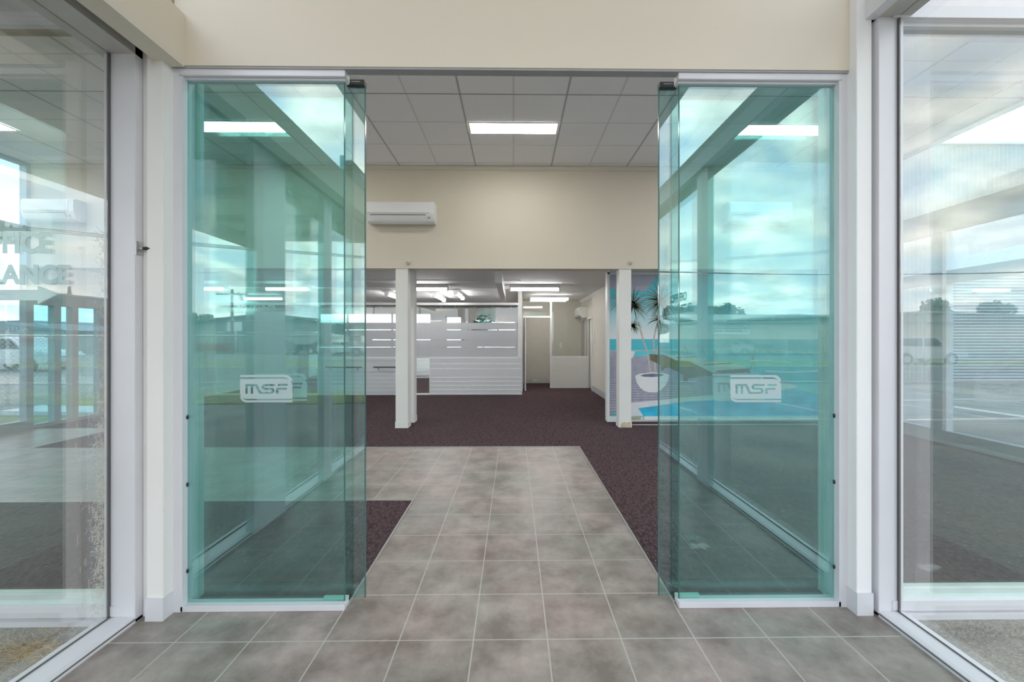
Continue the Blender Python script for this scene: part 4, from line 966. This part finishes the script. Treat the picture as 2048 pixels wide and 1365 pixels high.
# vehicles
def car(name, x, y, s, paint, lab, direction=1, group=None, z=GZ, wagon=True):
    """side-on car; direction=+1 nose towards -X"""
    t = thing(name, (x, y, z), lab, 'car', group)
    def X(u): return x-direction*(u-2.3)*s
    def poly(pts): 
        q = [(X(a), z+b*s) for a, b in pts]; return q if direction < 0 else q[::-1]
    body = poly([(.05, .45), (.0, .75), (.25, .95), (1.25, 1.05), (1.85, 1.60), (2.2, 1.70), (4.2, 1.68), (4.5, 1.5), (4.6, .95), (4.6, .45), (4.1, .38), (4.0, .62), (3.75, .74), (3.5, .62), (3.4, .38), (1.4, .38), (1.3, .62), (1.05, .74), (.8, .62), (.7, .38)]) if wagon else \
        poly([(.05, .40), (.0, .65), (.3, .82), (1.2, .92), (1.85, 1.32), (2.9, 1.34), (3.6, .98), (4.3, .94), (4.4, .6), (4.35, .36), (3.9, .34), (3.8, .55), (3.55, .66), (3.3, .55), (3.2, .34), (1.4, .34), (1.3, .55), (1.05, .66), (.8, .55), (.7, .34)])
    b = MB(); b.prism(body, 'y', y-.82*s, y+.82*s); b.build('body', paint, t)
    gl = mat('car window', (.03, .04, .045), .1)
    w = MB()
    ws = ([(1.45, 1.10), (1.95, 1.58), (2.65, 1.60), (2.65, 1.10)], [(2.78, 1.10), (2.78, 1.60), (4.05, 1.58), (4.25, 1.45), (4.2, 1.15)]) if wagon else ([(1.4, .95), (1.9, 1.27), (2.4, 1.28), (2.4, .95)], [(2.5, .95), (2.5, 1.28), (2.85, 1.28), (3.35, .98)])
    for q_ in ws:
        w.prism(poly(q_), 'y', y+.82*s, y+.835*s); w.prism(poly(q_), 'y', y-.835*s, y-.82*s)
    w.build('windows', gl, t)
    for u in (1.05, 3.75 if wagon else 3.55):
        for sy in (.80, -.80):
            wh = MB(); wh.tube([(X(u), y+sy*s-.1*s, z+.34*s), (X(u), y+sy*s+.1*s, z+.34*s)], .34*s, 20); wb_ = wh.build('wheel', BLACK, t)
            MB().tube([(X(u), y+sy*s-.105*s, z+.34*s), (X(u), y+sy*s+.105*s, z+.34*s)], .20*s, 12).build('hub', CHROME, wb_)
    bx(X(1.62)-.1*s, X(1.62)+.06*s, y+.82*s, y+.98*s, z+1.08*s, z+1.22*s).build('mirror', paint, t)
SILV = mat('silver paint', (.62, .63, .65), .25, .5, .02)
car('silver_wagon', PX(138, 19.5)-2.3*.93, 19.5, .93, SILV, 'silver four wheel drive parked beyond the wire fence, at the far left edge')
car('dark_car', PX(552, 38), MIR-38, 1, mat('dark blue paint', (.05, .09, .12), .2, .3), 'small dark blue car across the street, reflected right of the power pole', -1, wagon=False)
car('dark_wagon', PX(650, 38), MIR-38.5, .95, mat('black paint', (.03, .03, .03), .2), 'black four wheel drive across the street, reflected left of the fence post', -1)
car('white_car', PX(690, 36), MIR-36, 1, mat('white car paint', (.8, .8, .8), .2), 'white car across the street, reflected beside the inner edge of the left door', 1, wagon=False)
car('white_van', PX(1990, 20), MIR-24, .95, MATS['white car paint'], 'white wagon reflected in the right front window, in front of the roller door', 1)

# ================================================================== OUTSIDE, LEFT (seen through the tinted side window)
o = struct('ground_path', MB().box(-60, -11.2, 13.6, 16.2, GZ-.02, GZ+.03), mat('pinkish concrete path', (.44, .35, .30), .9, var=.1))
def wire_fence(X, y0, y1, lab):
    t = thing('chain_link_fence', (X, (y0+y1)/2, GZ), lab, 'fence')
    MB().tube([(X, y0, 1.50), (X, y1, 1.50)], .022, 8).build('top_rail', CHROME, t)
    y = y0
    while y <= y1: MB().tube([(X, y, GZ), (X, y, 1.60)], .03, 8).build('post', CHROME, t); y += 2.9
    m = MB(); h = 1.48-GZ; a = y0-h
    while a < y1:
        for s_ in (1, -1):
            ya, yb = (a, a+h) if s_ > 0 else (a+h, a); za, zb = GZ+.02, 1.48
            # clip to the run
            def cut(ya, yb, za, zb):
                if ya == yb: return None
                t0, t1 = 0, 1
                for lim, sg in ((y0, 1), (y1, -1)):
                    d = (yb-ya)*sg; v = (lim-ya)*sg
                    if d > 0: t0 = max(t0, v/d)
                    else: t1 = min(t1, v/d)
                if t0 >= t1: return None
                return ya+(yb-ya)*t0, ya+(yb-ya)*t1, za+(zb-za)*t0, za+(zb-za)*t1
            c = cut(ya, yb, za, zb)
            if c:
                p = Vector((X, c[0], c[2])); q = Vector((X, c[1], c[3])); d = (q-p).normalized(); n = Vector((0, -d.z, d.y))*.003; m.q([p-n, q-n, q+n, p+n])
        a += .10
    m.build('mesh', MATS['galvanised wire'], t)
wire_fence(-10.75, 3.0, 20.4, 'chain link fence beside the grass strip outside the far left window')
X0_, _ = P(30, 838, 8.2); X1_, _ = P(160, 828, 8.4)
tag(MB().prism([(-9.9, -.035), (-8.0, -.035), (-7.95, .02), (-9.8, .055)], 'y', 8.05, 8.75).build('loose_board', mat('weathered white sheet', (.66, .66, .66), .6, var=.2)), 'flat white sheet lying on the grass outside the far left window', 'board')
b5 = thing('gabled_shop', (-48, 42, GZ), 'low teal grey shop with a gabled front and red band, behind the silver wagon', 'building')
xa, xb, xr_ = PX(-150, 40), PX(128, 40), PX(48, 40); zw_, zr_ = PH(0, 662, 40), PH(48, 641, 40)
bx(xa, xb, 40, 50, GZ, zw_).build('wall', MATS['grey shed wall'], b5)
MB().prism([(xa, zw_), (xb+.4, zw_), (xr_, zr_), (xr_-8, zr_-.3)], 'y', 39.9, 50).build('gable_roof', MATS['blue grey steel'], b5)
bx(xa, xb-3, 39.8, 40, 1.2, 1.75).build('red_band', MATS['dull red'], b5)
b6 = thing('brown_house', (-44, MIR-50, GZ), 'brown house with a hipped roof, reflected under the conifer at the left', 'building')
xa, xb = PX(15, 46), PX(225, 46); zt_ = PH(100, 600, 46); bx(xa, xb, MIR-52, MIR-46, GZ, zt_).build('wall', mat('brown cladding', (.13, .10, .09), .8), b6)
MB().prism([(xa-.4, zt_), (xb+.4, zt_), (PX(128, 46), PH(128, 588, 46)), (PX(112, 46), PH(112, 588, 46))], 'y', MIR-52.3, MIR-45.7).build('roof', mat('slate roof', (.12, .13, .16), .7), b6)
